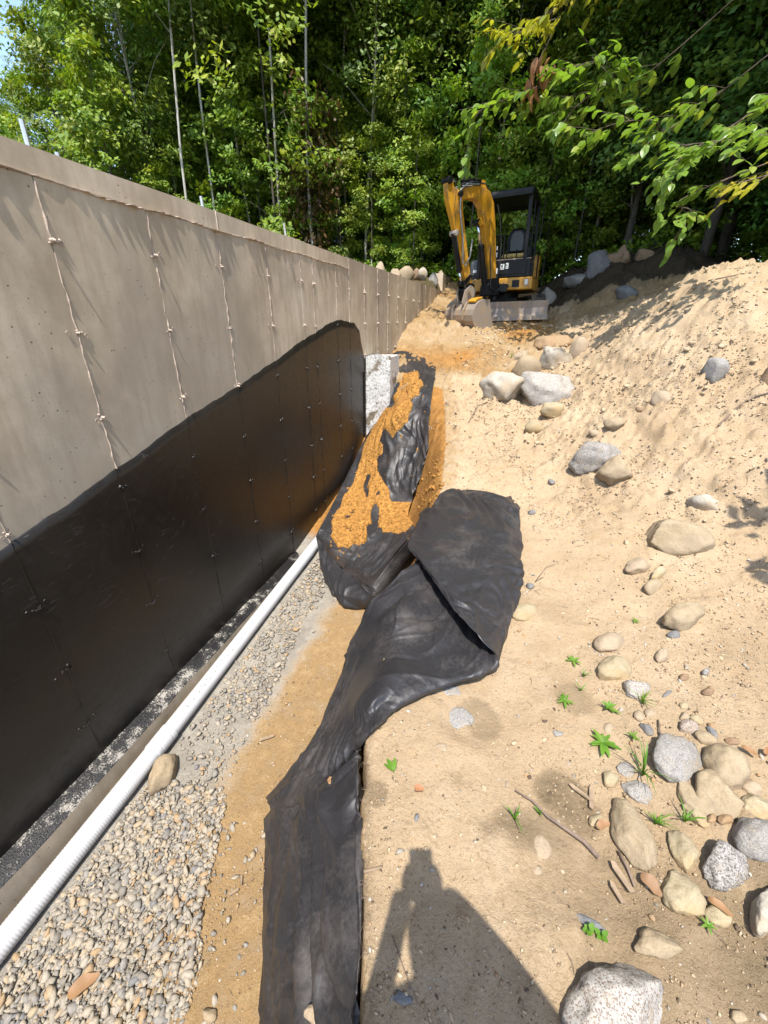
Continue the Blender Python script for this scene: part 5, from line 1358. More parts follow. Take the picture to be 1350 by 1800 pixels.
# swing post and bucket linkage
bprism([(-.16, 2.08), (.24, 2.06), (.24, 2.22), (.14, 2.38), (-.04, 2.40), (-.14, 2.3)], .19).build('swing_post', M['black_paint'], ex, bevel=.02)
MB().tube([Bp(-.10, 2.0), Bp(-.10, 2.42)], .07, 16).build('swing_pin', M['black_paint'], ex)
MB().box(tuple(np.array(Bp(-.25, 2.22))), (.30, .30, .16)).build('swing_bracket', M['black_paint'], ex, bevel=.02)
for l in (-.08, .08):
    bprism([(.66, 2.40), (.72, 2.42), (.88, 2.28), (.86, 2.22), (.80, 2.22)], .02).build('link_arm', M['black_paint'], ex, bevel=.004, off=tuple(-BN * l))
    bprism([(.80, 2.27), (.87, 2.28), (.78, 2.02), (.70, 2.02)], .02).build('link_arm', M['black_paint'], ex, bevel=.004, off=tuple(-BN * l))
bprism([(.56, 2.26), (.70, 2.28), (.84, 2.16), (.82, 1.98), (.60, 1.96), (.54, 2.1)], .17).build('quick_coupler', M['black_paint'], ex, bevel=.02)
arc = [(.44, 1.99)] + [(.58 + .29 * math.cos(R(a)), 1.70 + .29 * math.sin(R(a))) for a in (100, 80, 60, 40, 20, 0, -20, -40, -60, -80, -95)] + [(.36, 1.415), (.26, 1.44)]
inn = [(.28, 1.465), (.37, 1.44)] + [(.58 + .265 * math.cos(R(a)), 1.70 + .265 * math.sin(R(a))) for a in (-95, -80, -60, -40, -20, 0, 20, 40, 60, 80, 100)] + [(.45, 1.96)]
bk = MB()
poly = arc + inn; n = len(arc)
vs = [Bp(*p, l) for l in (-.40, .40) for p in poly]; m2 = len(poly)
fs = [(i, (i + 1) % m2, m2 + (i + 1) % m2, m2 + i) for i in range(m2)]
bk.add(vs, fs)
for i in range(n - 1): bk.f.append((i, i + 1, m2 - 2 - i, m2 - 1 - i)); bk.f.append((m2 + m2 - 1 - i, m2 + m2 - 2 - i, m2 + i + 1, m2 + i))
bucket = bk.build('bucket', M['bucket_steel'], ex)
for l in (-.405, .405):
    bprism([(s, z) for s, z in arc] , .022).build('side_plate', M['bucket_steel'], bucket, bevel=.004, off=tuple(-BN * l))
for l in (-.11, .11): bprism([(.54, 2.16), (.70, 2.24), (.84, 2.14), (.90, 1.92), (.80, 1.84), (.62, 1.97)], .025).build('hanger_ear', M['bucket_steel'], bucket, bevel=.004, off=tuple(-BN * l))
bprism([(.60, 2.00), (.74, 1.965), (.80, 1.92), (.81, 1.95), (.75, 2.0), (.61, 2.03)], .20).build('wear_plate', M['yellow_paint'], bucket, bevel=.006, off=tuple(BN * .28))
for l in (-.16, .16): bprism([(.80, 1.95), (.90, 1.80), (.905, 1.62), (.885, 1.62), (.87, 1.80), (.78, 1.93)], .03).build('wear_strip', M['bucket_steel'], bucket, off=tuple(-BN * l))
bprism([(.18, 1.43), (.30, 1.41), (.30, 1.435), (.18, 1.45)], .82).build('cutting_edge', M['bucket_steel'], bucket)

# ------------------------------------------------------------------ trees
def leaf_cloud(name, centers, dirs, n_per, size, spread, flat, seed, mat, elong=1.6, droop=.35, updown=.55):
    """many small leaf faces in sprays round the given twig centres"""
    rs = np.random.default_rng(seed); C = np.asarray(centers); k = len(C)
    c = np.repeat(C, n_per, 0); N_ = len(c)
    sp = np.repeat(np.asarray(spread) * np.ones(k), n_per)[:, None]
    off = rs.normal(size=(N_, 3)); off /= np.linalg.norm(off, axis=1, keepdims=True); off *= rs.random((N_, 1)) ** .5
    off[:, 2] *= flat
    P = c + off * sp
    nrm = rs.normal(size=(N_, 3)) * updown; nrm[:, 2] += .8; nrm += np.repeat(np.asarray(dirs), n_per, 0) * .85
    nrm /= np.linalg.norm(nrm, axis=1, keepdims=True)
    t = rs.normal(size=(N_, 3)); t[:, 2] -= droop; t -= nrm * (t * nrm).sum(1, keepdims=True); t /= np.linalg.norm(t, axis=1, keepdims=True)
    b = np.cross(nrm, t); s = size * rs.uniform(.6, 1.25, (N_, 1))
    v = np.stack([P - t * s * elong * .5, P + b * s * .42 - nrm * s * .08, P + t * s * elong * .5 - nrm * s * .15, P - b * s * .42 - nrm * s * .08], 1).reshape(-1, 3)
    f = np.arange(N_ * 4).reshape(-1, 4)
    me = mesh_from(name, v, f, mat, False)
    tint = np.clip(np.repeat(rs.random(k), n_per) * .65 + rs.random(N_) * .45 - .05, 0, 1)
    tint4 = np.repeat(tint, 4); set_attr(me, 'tint', np.stack([tint4, tint4, tint4, np.ones_like(tint4)], 1))
    return me
def tree_proto(kind, seed):
    """returns (trunk mesh, crown mesh); tapered trunk with limbs reaching to every leaf spray"""
    rs = np.random.default_rng(seed)
    if kind == 'birch': H, z0, rad, r0, ncl, nper, size, mat, bark = 16, 2.4, 2.1, .040, 330, 92, .088, M['leafA'], M['birch']
    elif kind == 'maple': H, z0, rad, r0, ncl, nper, size, mat, bark = 14, 1.2, 2.9, .10, 340, 88, .105, M['leafB'], M['bark']
    elif kind == 'sapling': H, z0, rad, r0, ncl, nper, size, mat, bark = 5.0, .5, 1.25, .025, 90, 46, .078, M['leafC'], M['bark']
    elif kind == 'shrub': H, z0, rad, r0, ncl, nper, size, mat, bark = 1.7, .05, .9, .016, 46, 26, .095, M['leafC'], M['bark']
    elif kind == 'aspen': H, z0, rad, r0, ncl, nper, size, mat, bark = 17, 4.6, 1.5, .028, 240, 80, .085, M['leafA'], M['birch']
    elif kind == 'tall': H, z0, rad, r0, ncl, nper, size, mat, bark = 14, 6.2, 2.9, .15, 300, 54, .16, M['leafB'], M['bark']
    else: H, z0, rad, r0, ncl, nper, size, mat, bark = 11, .8, 2.2, .12, 230, 60, .16, M['needle'], M['bark']
    wob = lambda z: np.array([.12 * H / 14 * math.sin(z * .55 + seed), .10 * H / 14 * math.cos(z * .43 + seed * 2), z])
    n = 12; zz = np.linspace(-.3, H * .97, n)
    b = MB().tube([wob(z) for z in zz], [r0 * (1 - .88 * max(0, z) / H) + .004 for z in zz], 9)
    C, Dd, SP = [], [], []
    nl = max(6, int(ncl / 6))
    for i in range(nl):
        t = (i + rs.random()) / nl; z = z0 + (H - z0) * t
        if kind in ('birch', 'aspen'): rr = rad * (.45 + .75 * math.sin(math.pi * min(1, t * .95 + .12)) ** .8) * rs.uniform(.55, 1.15)
        elif kind == 'pine': rr = rad * (1.05 - t) * rs.uniform(.7, 1.1) + .15
        elif kind == 'shrub': rr = rad * math.sqrt(max(.05, 1 - (t * .9) ** 2)) * rs.uniform(.5, 1.1)
        else: rr = rad * math.sin(math.pi * (t * .82 + .14)) ** .75 * rs.uniform(.5, 1.15)
        a = i * 2.4 + rs.uniform(-.5, .5); q = np.array([math.cos(a), math.sin(a), 0])
        base_ = wob(z); rise = {'birch': .75, 'maple': .45, 'pine': -.05, 'tall': .3, 'aspen': .8, 'sapling': .35, 'shrub': .6}[kind]
        tip = base_ + q * rr + np.array([0, 0, rise * rr])
        midp = (base_ + tip) / 2 + np.array([0, 0, .10 * rr])
        rl = max(.004, r0 * .34 * (1 - .7 * t))
        b.tube([base_, midp, tip], [rl, rl * .6, rl * .2], 5, False)
        m_ = max(2, int(round(ncl / nl)))
        for k in range(m_):
            u = .35 + .7 * (k + rs.random()) / m_
            p = base_ + (tip - base_) * u + rs.normal(size=3) * .16 * rr
            C.append(p); Dd.append(q + np.array([0, 0, .3])); SP.append(rs.uniform(.34, .75) * (rad / 2.0) ** .6 * (1.0 if H > 6 else .75))
    tm = mesh_from('trunk', np.array(b.v), b.f, bark, True)
    cm = leaf_cloud('crown', C, Dd, nper, size, SP, .55, seed + 50, mat, 2.6 if kind == 'pine' else 1.5, .35, .45 if kind == 'pine' else .6)
    return tm, cm
PROTO = {k: [tree_proto(k, s) for s in seeds] for k, seeds in (('birch', (3, 14, 25, 36)), ('maple', (5, 16, 27)), ('sapling', (7, 18, 29)), ('shrub', (9, 20)), ('pine', (11,)), ('tall', (13,)), ('aspen', (4, 15, 26)))}
NAMES = {'birch': 'birch_tree', 'maple': 'maple_tree', 'sapling': 'sapling', 'shrub': 'shrub', 'pine': 'pine_tree', 'tall': 'maple_tree', 'aspen': 'birch_tree'}
def plant_tree(kind, x, y, scale, label, group, lean=(0, 0), cat=None, var=None, zoff=0):
    z = float(h_smooth(np.array([x]), np.array([y]))[0]) - .08 + zoff
    t = empty(NAMES[kind], (x, y, z), label, cat or ('tree' if kind not in ('shrub', 'sapling') else kind), group)
    t.rotation_mode = 'ZXY'; t.rotation_euler = (lean[0], lean[1], random.uniform(0, 6.28)); t.scale = (scale * random.uniform(.9, 1.1), scale * random.uniform(.9, 1.1), scale)
    tm, cm = PROTO[kind][var if var is not None else random.randrange(len(PROTO[kind]))]
    link('trunk', tm, t); link('crown', cm, t)
    return t
def polar(az, dist):   # azimuth in degrees from the wall direction, positive to the right
    return dist * math.sin(R(az)), dist * math.cos(R(az))
GW = 'forest trees beyond the wall'; GR = 'forest trees on the right'
def where(az, dist):
    if az < -34: return 'far left above the near wall'
    if az < -14: return 'behind the middle of the wall'
    if az < 2: return 'behind the wall end and digger'
    return 'behind the dirt bank on the shaded right'
# front row of slim pale trunks, surveyed from the photograph
for (px, dist, sc, ln, lab) in ((350, 13.5, 1.0, .03, 'slim pale trunk leaning slightly, leftmost of the front row'), (385, 14.0, .9, .05, 'slim pale trunk second in the front row, crossing another'), (452, 14.5, .95, -.02, 'thin white trunk left of the yellow green sapling'), (478, 15.5, .9, .0, 'very thin grey trunk among the front row'), (500, 14.0, 1.05, .02, 'whitest straight trunk standing just behind the wall'), (562, 13.8, 1.15, -.01, 'tall white trunk rising through the whole forest'), (612, 15.5, 1.0, .03, 'grey trunk right of the browned bush'), (665, 16.0, 1.0, .0, 'pale mottled trunk near the end of the wall'), (1035, 15.5, .85, -.01, 'thin white trunk behind the tall dark boulder'), (1115, 15.0, .8, -.20, 'pale trunk leaning right above the shaded mound')):
    d = view_dir(px, 450); az = math.degrees(math.atan2(d[0], d[1])); x, y = polar(az, dist - .8)
    plant_tree('aspen', x, y, sc, lab, 'slim pale trunks of the front row', (0, ln))
d = view_dir(748, 400); az = math.degrees(math.atan2(d[0], d[1])); x, y = polar(az, 17)
plant_tree('maple', x, y, 1.15, 'stout dark trunked tree left of the digger boom', GW)
rs = np.random.default_rng(21); placed = []; PLACED = []
def try_place(kind, azr, dr, n, scr, mind, group=None, cat=None):
    c = 0; tries = 0
    while c < n and tries < n * 60:
        tries += 1
        az = rs.uniform(*azr); dist = math.sqrt(rs.uniform(dr[0] ** 2, dr[1] ** 2)); x, y = polar(az, dist)
        if x > -2.6 and y < 12.6 + .25 * abs(x) and az < 22: continue
        if -2.9 < x < -1.9 and y < 22: continue
        if any((x - a) ** 2 + (y - b) ** 2 < mind ** 2 for a, b in placed): continue
        placed.append((x, y)); c += 1
        nm = {'birch': 'slender tree', 'maple': 'broad leafy tree', 'sapling': 'bright green sapling', 'shrub': 'low leafy shrub', 'pine': 'pine'}[kind]
        PLACED.append((nm, where(az, dist), az, plant_tree(kind, x, y, rs.uniform(*scr), nm + ' ' + where(az, dist), group or (GR if az > 2 else GW), cat=cat)))
try_place('birch', (-42, -12), (14.0, 21), 19, (.85, 1.12), 1.7)
try_place('birch', (-64, -46), (18, 25), 9, (.34, .46), 1.6)
try_place('sapling', (-62, -45), (14.5, 18), 9, (.8, 1.15), .9, 'understorey saplings')
try_place('birch', (-12, 8), (15, 22), 8, (.85, 1.1), 1.8)
try_place('maple', (-38, 8), (16, 27), 15, (.9, 1.25), 2.4)
try_place('maple', (-40, 34), (27, 40), 13, (1.1, 1.5), 3.0)
try_place('maple', (5, 36), (13.5, 25), 13, (.8, 1.1), 2.0)
try_place('birch', (6, 34), (13.5, 22), 6, (.8, 1.0), 1.7)
try_place('sapling', (-46, -6), (13.0, 18), 44, (.6, 1.25), .8, 'understorey saplings')
try_place('sapling', (-6, 28), (13.2, 19), 32, (.6, 1.2), .8, 'understorey saplings')
try_place('shrub', (-30, 28), (13.0, 20), 46, (.6, 1.3), .7, 'low shrubs at the forest foot')
try_place('pine', (-3, 3), (14.5, 17), 2, (.55, .75), 1.5)
ORD = 'leftmost second third fourth fifth sixth seventh eighth ninth tenth eleventh twelfth thirteenth fourteenth fifteenth sixteenth seventeenth eighteenth nineteenth twentieth'.split()
for key in sorted({(a, b_) for a, b_, _, _ in PLACED}):
    mem = sorted([(az, t) for a, b_, az, t in PLACED if (a, b_) == key], key=lambda q: q[0])
    for i, (az, t) in enumerate(mem):
        if len(mem) > 1:
            j = len(mem) - 1 - i
            pos = ('leftmost' if i == 0 else 'rightmost' if j == 0 else (ORD[i] + ' from the left') if i <= j else (ORD[j] + ' from the right'))
            t['label'] = key[0] + ' ' + key[1] + ', ' + pos
d = view_dir(470, 200); az = math.degrees(math.atan2(d[0], d[1])); x, y = polar(az, 13.0)
plant_tree('sapling', x, y, 1.35, 'tall yellow green sapling catching the sun behind the wall', 'understorey saplings')
# browned drooping bush right of the white trunks
d = view_dir(545, 340); az = math.degrees(math.atan2(d[0], d[1])); x, y = polar(az, 13.2)
z = z_at(x, y); t = empty('birch_tree', (x, y, z), 'half dead drooping bush with browned leaves behind the wall', 'bush', GW)
rs2 = np.random.default_rng(5); C = []; Dd = []; b = MB()
for k in range(46):
    h_ = rs2.uniform(.6, 3.9); a = rs2.uniform(0, 6.28); r_ = rs2.uniform(.1, .75); C.append((r_ * math.cos(a), r_ * math.sin(a), h_)); Dd.append((math.cos(a), math.sin(a), -.4))
for k in range(5):
    a = k * 1.3; b.tube([(0, 0, -.2), (.1 * math.cos(a), .1 * math.sin(a), 2.4), (.6 * math.cos(a), .6 * math.sin(a), 3.6), (.9 * math.cos(a), .9 * math.sin(a), 2.9)], [.03, .022, .012, .004], 6)
b.build('trunk', M['bark'], t, smooth=True)
M['leafBrown'] = leaf_mat('browned_leaf', [(.09, .10, .025), (.15, .12, .04), (.17, .09, .035), (.10, .13, .03)], .4)
link('crown', leaf_cloud('crown', C, Dd, 44, .085, .34, 1.3, 77, M['leafBrown'], 1.6, 1.2), t)
# shade trees standing outside the picture on the right; their crowns shade the hollow behind the bank
for (x, y, sc, kind, lab) in ((5.6, 9.4, .95, 'maple', 'shade tree right of the bank, nearest the dark hollow'), (7.2, 6.6, 1.0, 'maple', 'broad tree right of the bank, beyond the picture edge'), (8.8, 10.5, 1.1, 'maple', 'broad tree deeper in the wood on the right'), (3.9, 12.6, .95, 'maple', 'dark trunked tree right behind the sand ridge'), (5.3, 9.7, .72, 'maple', 'leafy tree overhanging the right end of the sand ridge'), (4.4, 13.6, .9, 'maple', 'dark leafy tree behind the shaded mound'), (3.0, 13.8, .8, 'maple', 'leafy tree left of the dark trunk behind the ridge'), (5.4, 11.2, .85, 'maple', 'leafy tree right of the dark trunk, close behind the ridge'), (6.4, 10.8, 1.0, 'maple', 'leafy tree at the right picture edge behind the ridge'), (6.8, 13.2, 1.1, 'maple', 'dark leafy tree filling the right of the wood'), (10.5, 8.0, 1.2, 'maple', 'outermost tree on the right of the dig'), (9.5, 14.5, 1.2, 'maple', 'tall dark tree at the right rear')):
    plant_tree(kind, x, y, sc, lab, GR); placed.append((x, y))
for (x, y, sc, ln, lab) in ((7.6, 8.4, 1.1, -.50, 'leaning tree right of the bank whose crown shades the mound'), (7.2, 7.4, 1.0, -.42, 'leaning tree beside the bank, nearest the picture edge'), (7.9, 9.2, 1.1, -.55, 'most strongly leaning tree right of the bank')):
    plant_tree('tall', x, y, sc, lab, GR, (0, ln)); placed.append((x, y))
# ferns and seedlings along the forest foot
rs3 = np.random.default_rng(8); C = []; Dd = []
for _ in range(900):
    az = rs3.uniform(-34, 30); dist = rs3.uniform(12.8, 20); x, y = polar(az, dist)
    if -2.6 < x < 4.4 and y < 12.8: continue
    C.append((x, y, float(h_smooth(np.array([x]), np.array([y]))[0]) + rs3.uniform(.08, .35))); Dd.append((0, 0, .5))
tag(link('undergrowth', leaf_cloud('undergrowth', C, Dd, 26, .085, .30, .6, 91, M['leafC'], 1.8)), kind='stuff')

# ------------------------------------------------------------------ beech on the right with sprays hanging into the picture
BT = np.array([4.3, 4.6, z_at(4.3, 4.6)])
beech = empty('beech_tree', BT, 'young beech reaching over the bank from the right with large hanging leaves', 'tree')
b = MB().tube([(0, 0, -.3), (.05, .05, 2), (0, .1, 4.2), (-.1, .2, 6.5), (-.1, .1, 8.2)], [.13, .115, .09, .05, .01], 10)
b.build('trunk', M['bark'], beech, smooth=True)
n_leaf = 0
EXTRA = {}
def leaf_at(P, d, L, mesh, name='leaf'):
    global n_leaf
    n_leaf += 1
    d = Vector(d).normalized(); n_ = Vector((random.gauss(0, .35), random.gauss(-.25, .3), 1)); x = d.cross(n_).normalized(); z = x.cross(d)
    m = Matrix((x, d, z)).transposed().to_4x4(); s = L * random.uniform(.7, 1.15)
    if name == 'leaf' and random.random() > .42:
        b = EXTRA.setdefault(mesh.name, (MB(), mesh)); vs = [(m @ (v.co * s)) + Vector(P - BT) for v in mesh.vertices]
        b[0].add(vs, [tuple(p.vertices) for p in mesh.polygons]); return
    o = link(name, mesh, beech, P - BT); o.rotation_euler = m.to_euler(); o.scale = (s, s, s)
def spray(pix, L, mesh, dens=.09, r=.008, tie=None, tw=.16, name='leaf'):
    """pix: (px, py, Y) along a bough; leaves alternate along it and on short side twigs"""
    P = np.array([onY(q[0], q[1], q[2] * 1.46) for q in pix]); L = L * 1.0; dens *= .56; tw *= 1.6
    if tie is not None: P = np.concatenate([[BT + np.array(tie)], P])
    Q = catmull(P, 10 * len(P)); k0 = 10 if tie is not None else 0
    MB().tube([q - BT for q in Q], list(np.linspace(r, .002, len(Q))), 6, False).build('limb', M['twig'], beech, smooth=True)
    S_ = np.r_[0, np.cumsum(np.linalg.norm(np.diff(Q, axis=0), axis=1))]
    s = S_[k0]; side = 1
    tws = MB()
    while s < S_[-1]:
        i = min(len(Q) - 2, int(np.searchsorted(S_, s))); p = Q[i]; d = Q[i + 1] - Q[i]; d /= np.linalg.norm(d)
        sd = np.cross(d, [0, 0, 1]); sd /= np.linalg.norm(sd) + 1e-6
        l = tw * random.uniform(.4, 1.9); e = p + (d * .7 + sd * side * .8 + np.array([0, 0, random.uniform(-.55, .45)])) * l
        tws.tube([p - BT, (p + e) / 2 - BT + np.array([0, 0, .01]), e - BT], [.0025, .002, .0012], 4, False)
        for (pt, ss) in ((e, 0), (p + (e - p) * .8, side), (p + (e - p) * .75, -side), (p + (e - p) * .45, side), (p + (e - p) * .4, -side)):
            leaf_at(pt, d * .7 + sd * (ss * .9) + np.array([0, 0, random.uniform(-.6, .15)]), L, mesh, name)
        side = -side; s += dens * random.uniform(.7, 1.4)
    tws.build('twig', M['twig'], beech)['kind'] = 'stuff'
spray([(1120, -120, 5.6), (1010, -20, 5.6), (950, 40, 5.7), (905, 62, 5.8)], .15, LEAFY, .13, .006, (-.1, .1, 6.2), .22)
spray([(985, 30, 5.7), (930, 50, 5.8), (880, 70, 5.8), (868, 84, 5.8)], .14, LEAFY, .14, .006, None, .16)
spray([(1150, 120, 5.4), (1060, 105, 5.5), (985, 130, 5.6), (930, 165, 5.7), (870, 180, 5.8), (836, 205, 5.8), (822, 262, 5.8)], .15, LEAFD if False else LEAF, .13, .006, (-.05, .1, 4.9), .2)
spray([(1040, 100, 5.5), (1075, 130, 5.5), (1110, 120, 5.4)], .14, LEAF, .13, .006, None, .2)
spray([(1060, 150, 5.5), (1010, 190, 5.6), (985, 225, 5.6)], .14, LEAF, .13, .006, None, .2)
spray([(1230, 190, 5.0), (1150, 210, 5.0), (1090, 215, 5.1), (1020, 240, 5.2)], .14, LEAF, .13, .006, (0, .1, 4.2), .2)
spray([(1330, 190, 4.3), (1270, 245, 4.2), (1215, 262, 4.2), (1180, 300, 4.2), (1165, 345, 4.2)], .125, LEAF, .10, .006, (0, .05, 3.6), .16)
spray([(1270, 245, 4.2), (1245, 250, 4.2), (1195, 255, 4.2)], .12, LEAF, .09, .004, None, .14)
spray([(1150, 235, 5.0), (1130, 265, 5.0), (1110, 275, 5.0)], .13, LEAF, .11, .005, None, .16)
spray([(1240, 330, 4.4), (1215, 372, 4.3), (1195, 405, 4.3), (1185, 420, 4.3)], .12, LEAF, .16, .007, (0, .05, 2.2), .12)
spray([(1420, 280, 3.8), (1370, 300, 3.7), (1325, 315, 3.7), (1300, 322, 3.7)], .12, LEAFY, .09, .006, None, .12)
spray([(1420, 210, 3.8), (1370, 232, 3.8), (1320, 240, 3.8)], .12, LEAF, .09, .006, None, .12)
# cluster of dead leaves on a snapped twig
for (px, py) in ((945, 100), (955, 98), (968, 100), (938, 118), (950, 115), (962, 112), (974, 110), (940, 132), (952, 128), (932, 150), (944, 148), (938, 165), (965, 128), (929, 138)):
    leaf_at(onY(px, py, 8.2), (random.gauss(0, .25), random.gauss(0, .25), -1), .22, LEAFDEAD, 'dead_leaf')
MB().tube([onY(970, 60, 8.2) - BT, onY(958, 85, 8.2) - BT, onY(945, 110, 8.2) - BT], [.006, .005, .002], 5, False).build('limb', M['twig'], beech)
for b_, mesh in EXTRA.values():
    b_.build('foliage', mesh.materials[0], beech, smooth=True)['kind'] = 'stuff'
# upper crown of the beech, out of frame; its leaves dapple the right of the bank
C = []; Dd = []; b = MB(); rs4 = np.random.default_rng(31)
for k in range(16):
    a = rs4.uniform(0, 6.28); z = rs4.uniform(3.6, 7.8); rr = rs4.uniform(.6, 1.5); tip = np.array([rr * math.cos(a), rr * math.sin(a), z + .3 * rr]); 
    if tip[0] < -.9 and tip[1] < 1.2: continue
    b.tube([(0, .1, z), tip * .55 + np.array([0, 0, z * .45]), tip], [.03, .018, .005], 5, False)
    for u in (.5, .75, 1): C.append(np.array([0, 0, z]) * (1 - u) + tip * u + rs4.normal(size=3) * .1); Dd.append((0, 0, 1))
for (x, y, z) in ((2.05, 2.15, 2.75), (1.95, 1.75, 2.5), (2.3, 2.5, 2.9), (2.5, 1.9, 3.0), (2.6, 2.2, 3.1)):
    p = np.array([x, y, z]) - BT; C.append(p); Dd.append((0, 0, 1)); b.tube([(0, .05, z + .2 - BT[2]), p * .5 + np.array([0, 0, (z + .25 - BT[2]) * .5]), p], [.02, .012, .004], 5, False)
b.build('limb', M['bark'], beech, smooth=True)
o = link('crown', leaf_cloud('crown', C, Dd, 16, .10, .24, .4, 37, M['leafB'], 1.7), beech); o['kind'] = 'stuff'

# ------------------------------------------------------------------ the photographer, whose shadow falls into the picture
def skin_body(name, bones, mat, parent=None, sub=2):
    """bones: dict of name -> (point, radius), edges list"""
    names = list(bones[0]); idx = {k: i for i, k in enumerate(names)}
    me = bpy.data.meshes.new(name); me.from_pydata([bones[0][k][0] for k in names], [(idx[a], idx[b_]) for a, b_ in bones[1]], [])
    me.materials.append(mat); o = link(name, me, parent); md = o.modifiers.new('skin', 'SKIN'); md.use_smooth_shade = True
    for k in names:
        sv = me.skin_vertices[0].data[idx[k]]; r_ = bones[0][k][1]; sv.radius = (r_, r_) if not isinstance(r_, tuple) else r_
    me.skin_vertices[0].data[0].use_root = True
    s = o.modifiers.new('sub', 'SUBSURF'); s.levels = sub; s.render_levels = sub
    return o
M['skin'] = simple_mat('skin', (.50, .30, .21), .5, var=.06)
M['shirt'] = simple_mat('work_shirt', (.06, .08, .12), .9, var=.2, nscale=12)
M['jeans'] = simple_mat('jeans', (.05, .07, .13), .9, var=.25, nscale=20)
M['boot'] = simple_mat('work_boot', (.12, .075, .04), .8, var=.3)
M['glass'] = simple_mat('phone_glass', (.015, .015, .018), .1, var=.05)
fw = d0 / np.linalg.norm(d0); rt = dx / np.linalg.norm(dx); upv = dy / np.linalg.norm(dy)
def cp(r_, u, f_): return tuple(EYE + rt * r_ + upv * u + fw * f_)
hd = np.array([0.0, 1.0, 0]); hr = np.array([hd[1], -hd[0], 0])   # heading on the ground
PB = np.array([.175, -.30, 0.0])                                                          # where the person stands
def bp(r_, f_, z): return tuple(PB + hr * r_ + hd * f_ + np.array([0, 0, z]))
person = empty('person', tuple(PB), 'person in dark work clothes holding up a phone to take the picture', 'person')
off = Vector(PB)
def rel(p): return tuple(Vector(p) - off)
J = {'pelvis': (rel(bp(0, 0, .94)), (.155, .11)), 'waist': (rel(bp(0, .01, 1.08)), (.14, .105)), 'chest': (rel(bp(0, .03, 1.28)), (.165, .115)), 'upper': (rel(bp(0, .02, 1.40)), (.13, .09)),
     'neck': (rel(bp(0, .05, 1.48)), .055), 'skull0': (rel(bp(0, .09, 1.56)), (.068, .085)), 'skull1': (rel(bp(0, .10, 1.66)), (.076, .095)), 'skull2': (rel(bp(0, .085, 1.73)), (.055, .065))}
E = [('pelvis', 'waist'), ('waist', 'chest'), ('chest', 'upper'), ('upper', 'neck'), ('neck', 'skull0'), ('skull0', 'skull1'), ('skull1', 'skull2')]
for s, nm in ((-1, 'l'), (1, 'r')):
    J[nm + 'sh'] = (rel(bp(s * .19, .02 if s < 0 else .07, 1.40 if s < 0 else 1.43)), .068 if s < 0 else .105)
    J[nm + 'el'] = (rel((.0, -.21, 1.30) if s < 0 else (.45, -.13, 1.27)), .040 if s < 0 else .090)
    J[nm + 'wr'] = (rel(cp(.075 + (-.074 if s < 0 else .10), -.135, -.055)), .034 if s < 0 else .048)
    J[nm + 'pa'] = (rel(cp(.075 + s * .060, -.085, -.045)), (.028, .038))
    E += [('upper', nm + 'sh'), (nm + 'sh', nm + 'el'), (nm + 'el', nm + 'wr'), (nm + 'wr', nm + 'pa')]
    J[nm + 'hip'] = (rel(bp(s * .10, 0, .86)), .095); J[nm + 'kn'] = (rel(bp(s * .12, .03, .48)), .062); J[nm + 'an'] = (rel(bp(s * .13, -.01, .09)), .042); J[nm + 'toe'] = (rel(bp(s * .15, .15, .035)), .035)
    E += [('pelvis', nm + 'hip'), (nm + 'hip', nm + 'kn'), (nm + 'kn', nm + 'an'), (nm + 'an', nm + 'toe')]
body = skin_body('body', (J, E), M['shirt'], person)
for s, nm in ((-1, 'l'), (1, 'r')):
    Fg = {}; Eg = []
    root = J[nm + 'pa'][0]; Fg['palm'] = (root, .016)
    for k in range(4):
        u = -.10 + .022 * k
        a, b_, c = rel(cp(.075 + s * .050, u, -.033)), rel(cp(.075 + s * .044, u + .004, -.020 - .0)), rel(cp(.075 + s * (.030 - .003 * (k % 2)), u + .004, -.021))
        Fg[f'a{k}'] = (a, .0095); Fg[f'b{k}'] = (b_, .0085); Fg[f'c{k}'] = (c, .007); Eg += [('palm', f'a{k}'), (f'a{k}', f'b{k}'), (f'b{k}', f'c{k}')]
    Fg['t1'] = (rel(cp(.075 + s * .05, -.11, -.05)), .011); Fg['t2'] = (rel(cp(.075 + s * .03, -.085, -.048)), .009); Eg += [('palm', 't1'), ('t1', 't2')]
    skin_body('hand', (Fg, Eg), M['skin'], person, 1)
    for pt, nm2 in ((bp(s * .14, .06, .05), 'boot'),):
        MB().prism([tuple(Vector(rel(bp(s * .14 + a, f_, .0)))) for a, f_ in ((-.045, -.09), (.045, -.09), (.05, .10), (.035, .20), (-.03, .20), (-.045, .10))], (0, 0, .10)).build('boot', M['boot'], person, bevel=.02, segs=3)
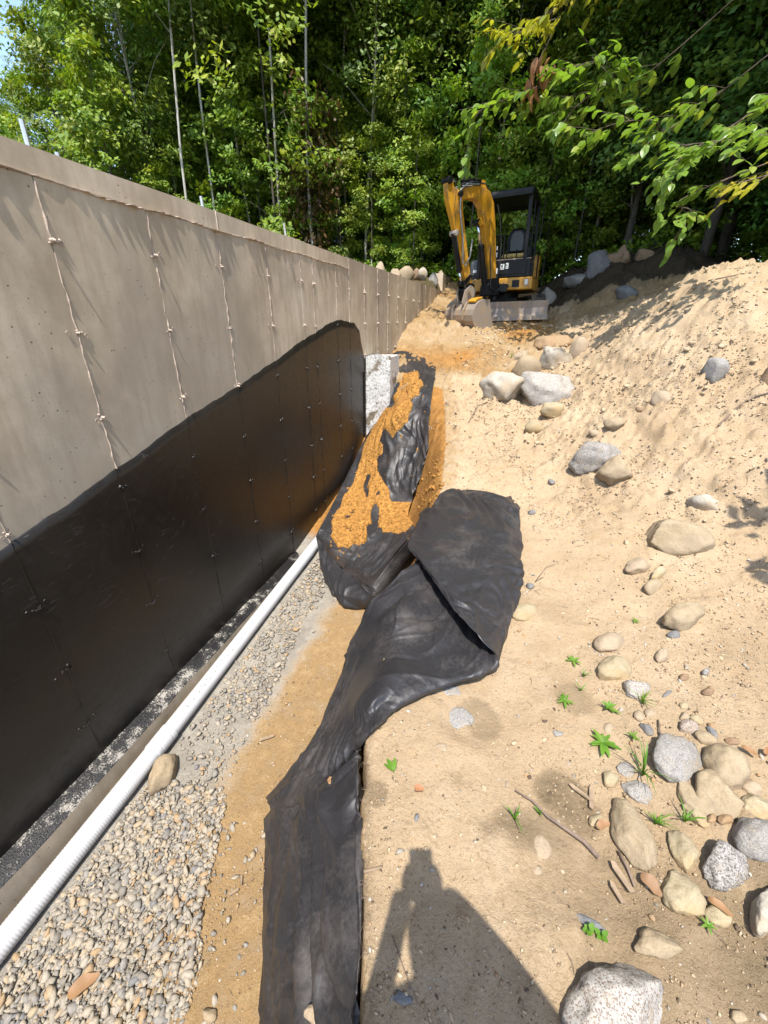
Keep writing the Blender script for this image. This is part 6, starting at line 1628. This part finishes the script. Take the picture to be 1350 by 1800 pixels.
# face and cap
v, f = ICO[3]
hc = Vector(rel(bp(0, .10, 1.645)))
hm = Matrix(((hr[0], hd[0], 0), (hr[1], hd[1], 0), (0, 0, 1)))
fv = []
for p in v:
    x, y, z = p[0] * .077, p[1] * .098, p[2] * .118
    if z < -.03: x *= 1 + (z + .03) * 2.6; y *= 1 + (z + .03) * 1.2
    if y > .07: y += .022 * math.exp(-((x / .014) ** 2 + ((z + .012) / .02) ** 2)) - .008 * (math.exp(-(((x - .03) / .016) ** 2 + ((z - .012) / .012) ** 2)) + math.exp(-(((x + .03) / .016) ** 2 + ((z - .012) / .012) ** 2))) + .006 * math.exp(-((x / .024) ** 2 + ((z + .05) / .010) ** 2))
    fv.append(tuple(hc + hm @ Vector((x, y, z))))
link('face', mesh_from('face', np.array(fv), f, M['skin'], True), person)
for s in (-1, 1):
    link('ear', mesh_from('ear', np.array([tuple(hc + hm @ Vector((s * .078 + p[0] * .012, -.005 + p[1] * .022, p[2] * .033))) for p in v]), f, M['skin'], True), person)
    link('eye', mesh_from('eye', np.array([tuple(hc + hm @ Vector((s * .031 + p[0] * .011, .088 + p[1] * .007, .012 + p[2] * .008))) for p in v]), f, M['ink'], True), person)
cap = [tuple(hc + hm @ Vector((p[0] * .084, p[1] * .106 - .004, max(.028, p[2] * .128 + .002)))) for p in v]
link('hat', mesh_from('hat', np.array(cap), f, M['jeans'], True), person)
MB().tube([hc + Vector((0, .03, .030)), hc + Vector((0, .03, .034)), hc + Vector((0, .03, .040))], [.095, .10, .08], 28).build('hat_brim', M['jeans'], person, smooth=True)
# phone held upright in both hands
ph = empty('smartphone', cp(.075, -.06, -.016), 'dark smartphone held upright in both hands', 'phone')
hp = Matrix(((rt[0], upv[0], -fw[0]), (rt[1], upv[1], -fw[1]), (rt[2], upv[2], -fw[2])))
b = MB().box((0, 0, 0), (.078, .163, .009), hp); b.build('case', M['ink'], ph, bevel=.003)
b = MB().box(tuple(hp @ Vector((0, 0, .0052))), (.070, .150, .0012), hp); b.build('screen', M['glass'], ph)
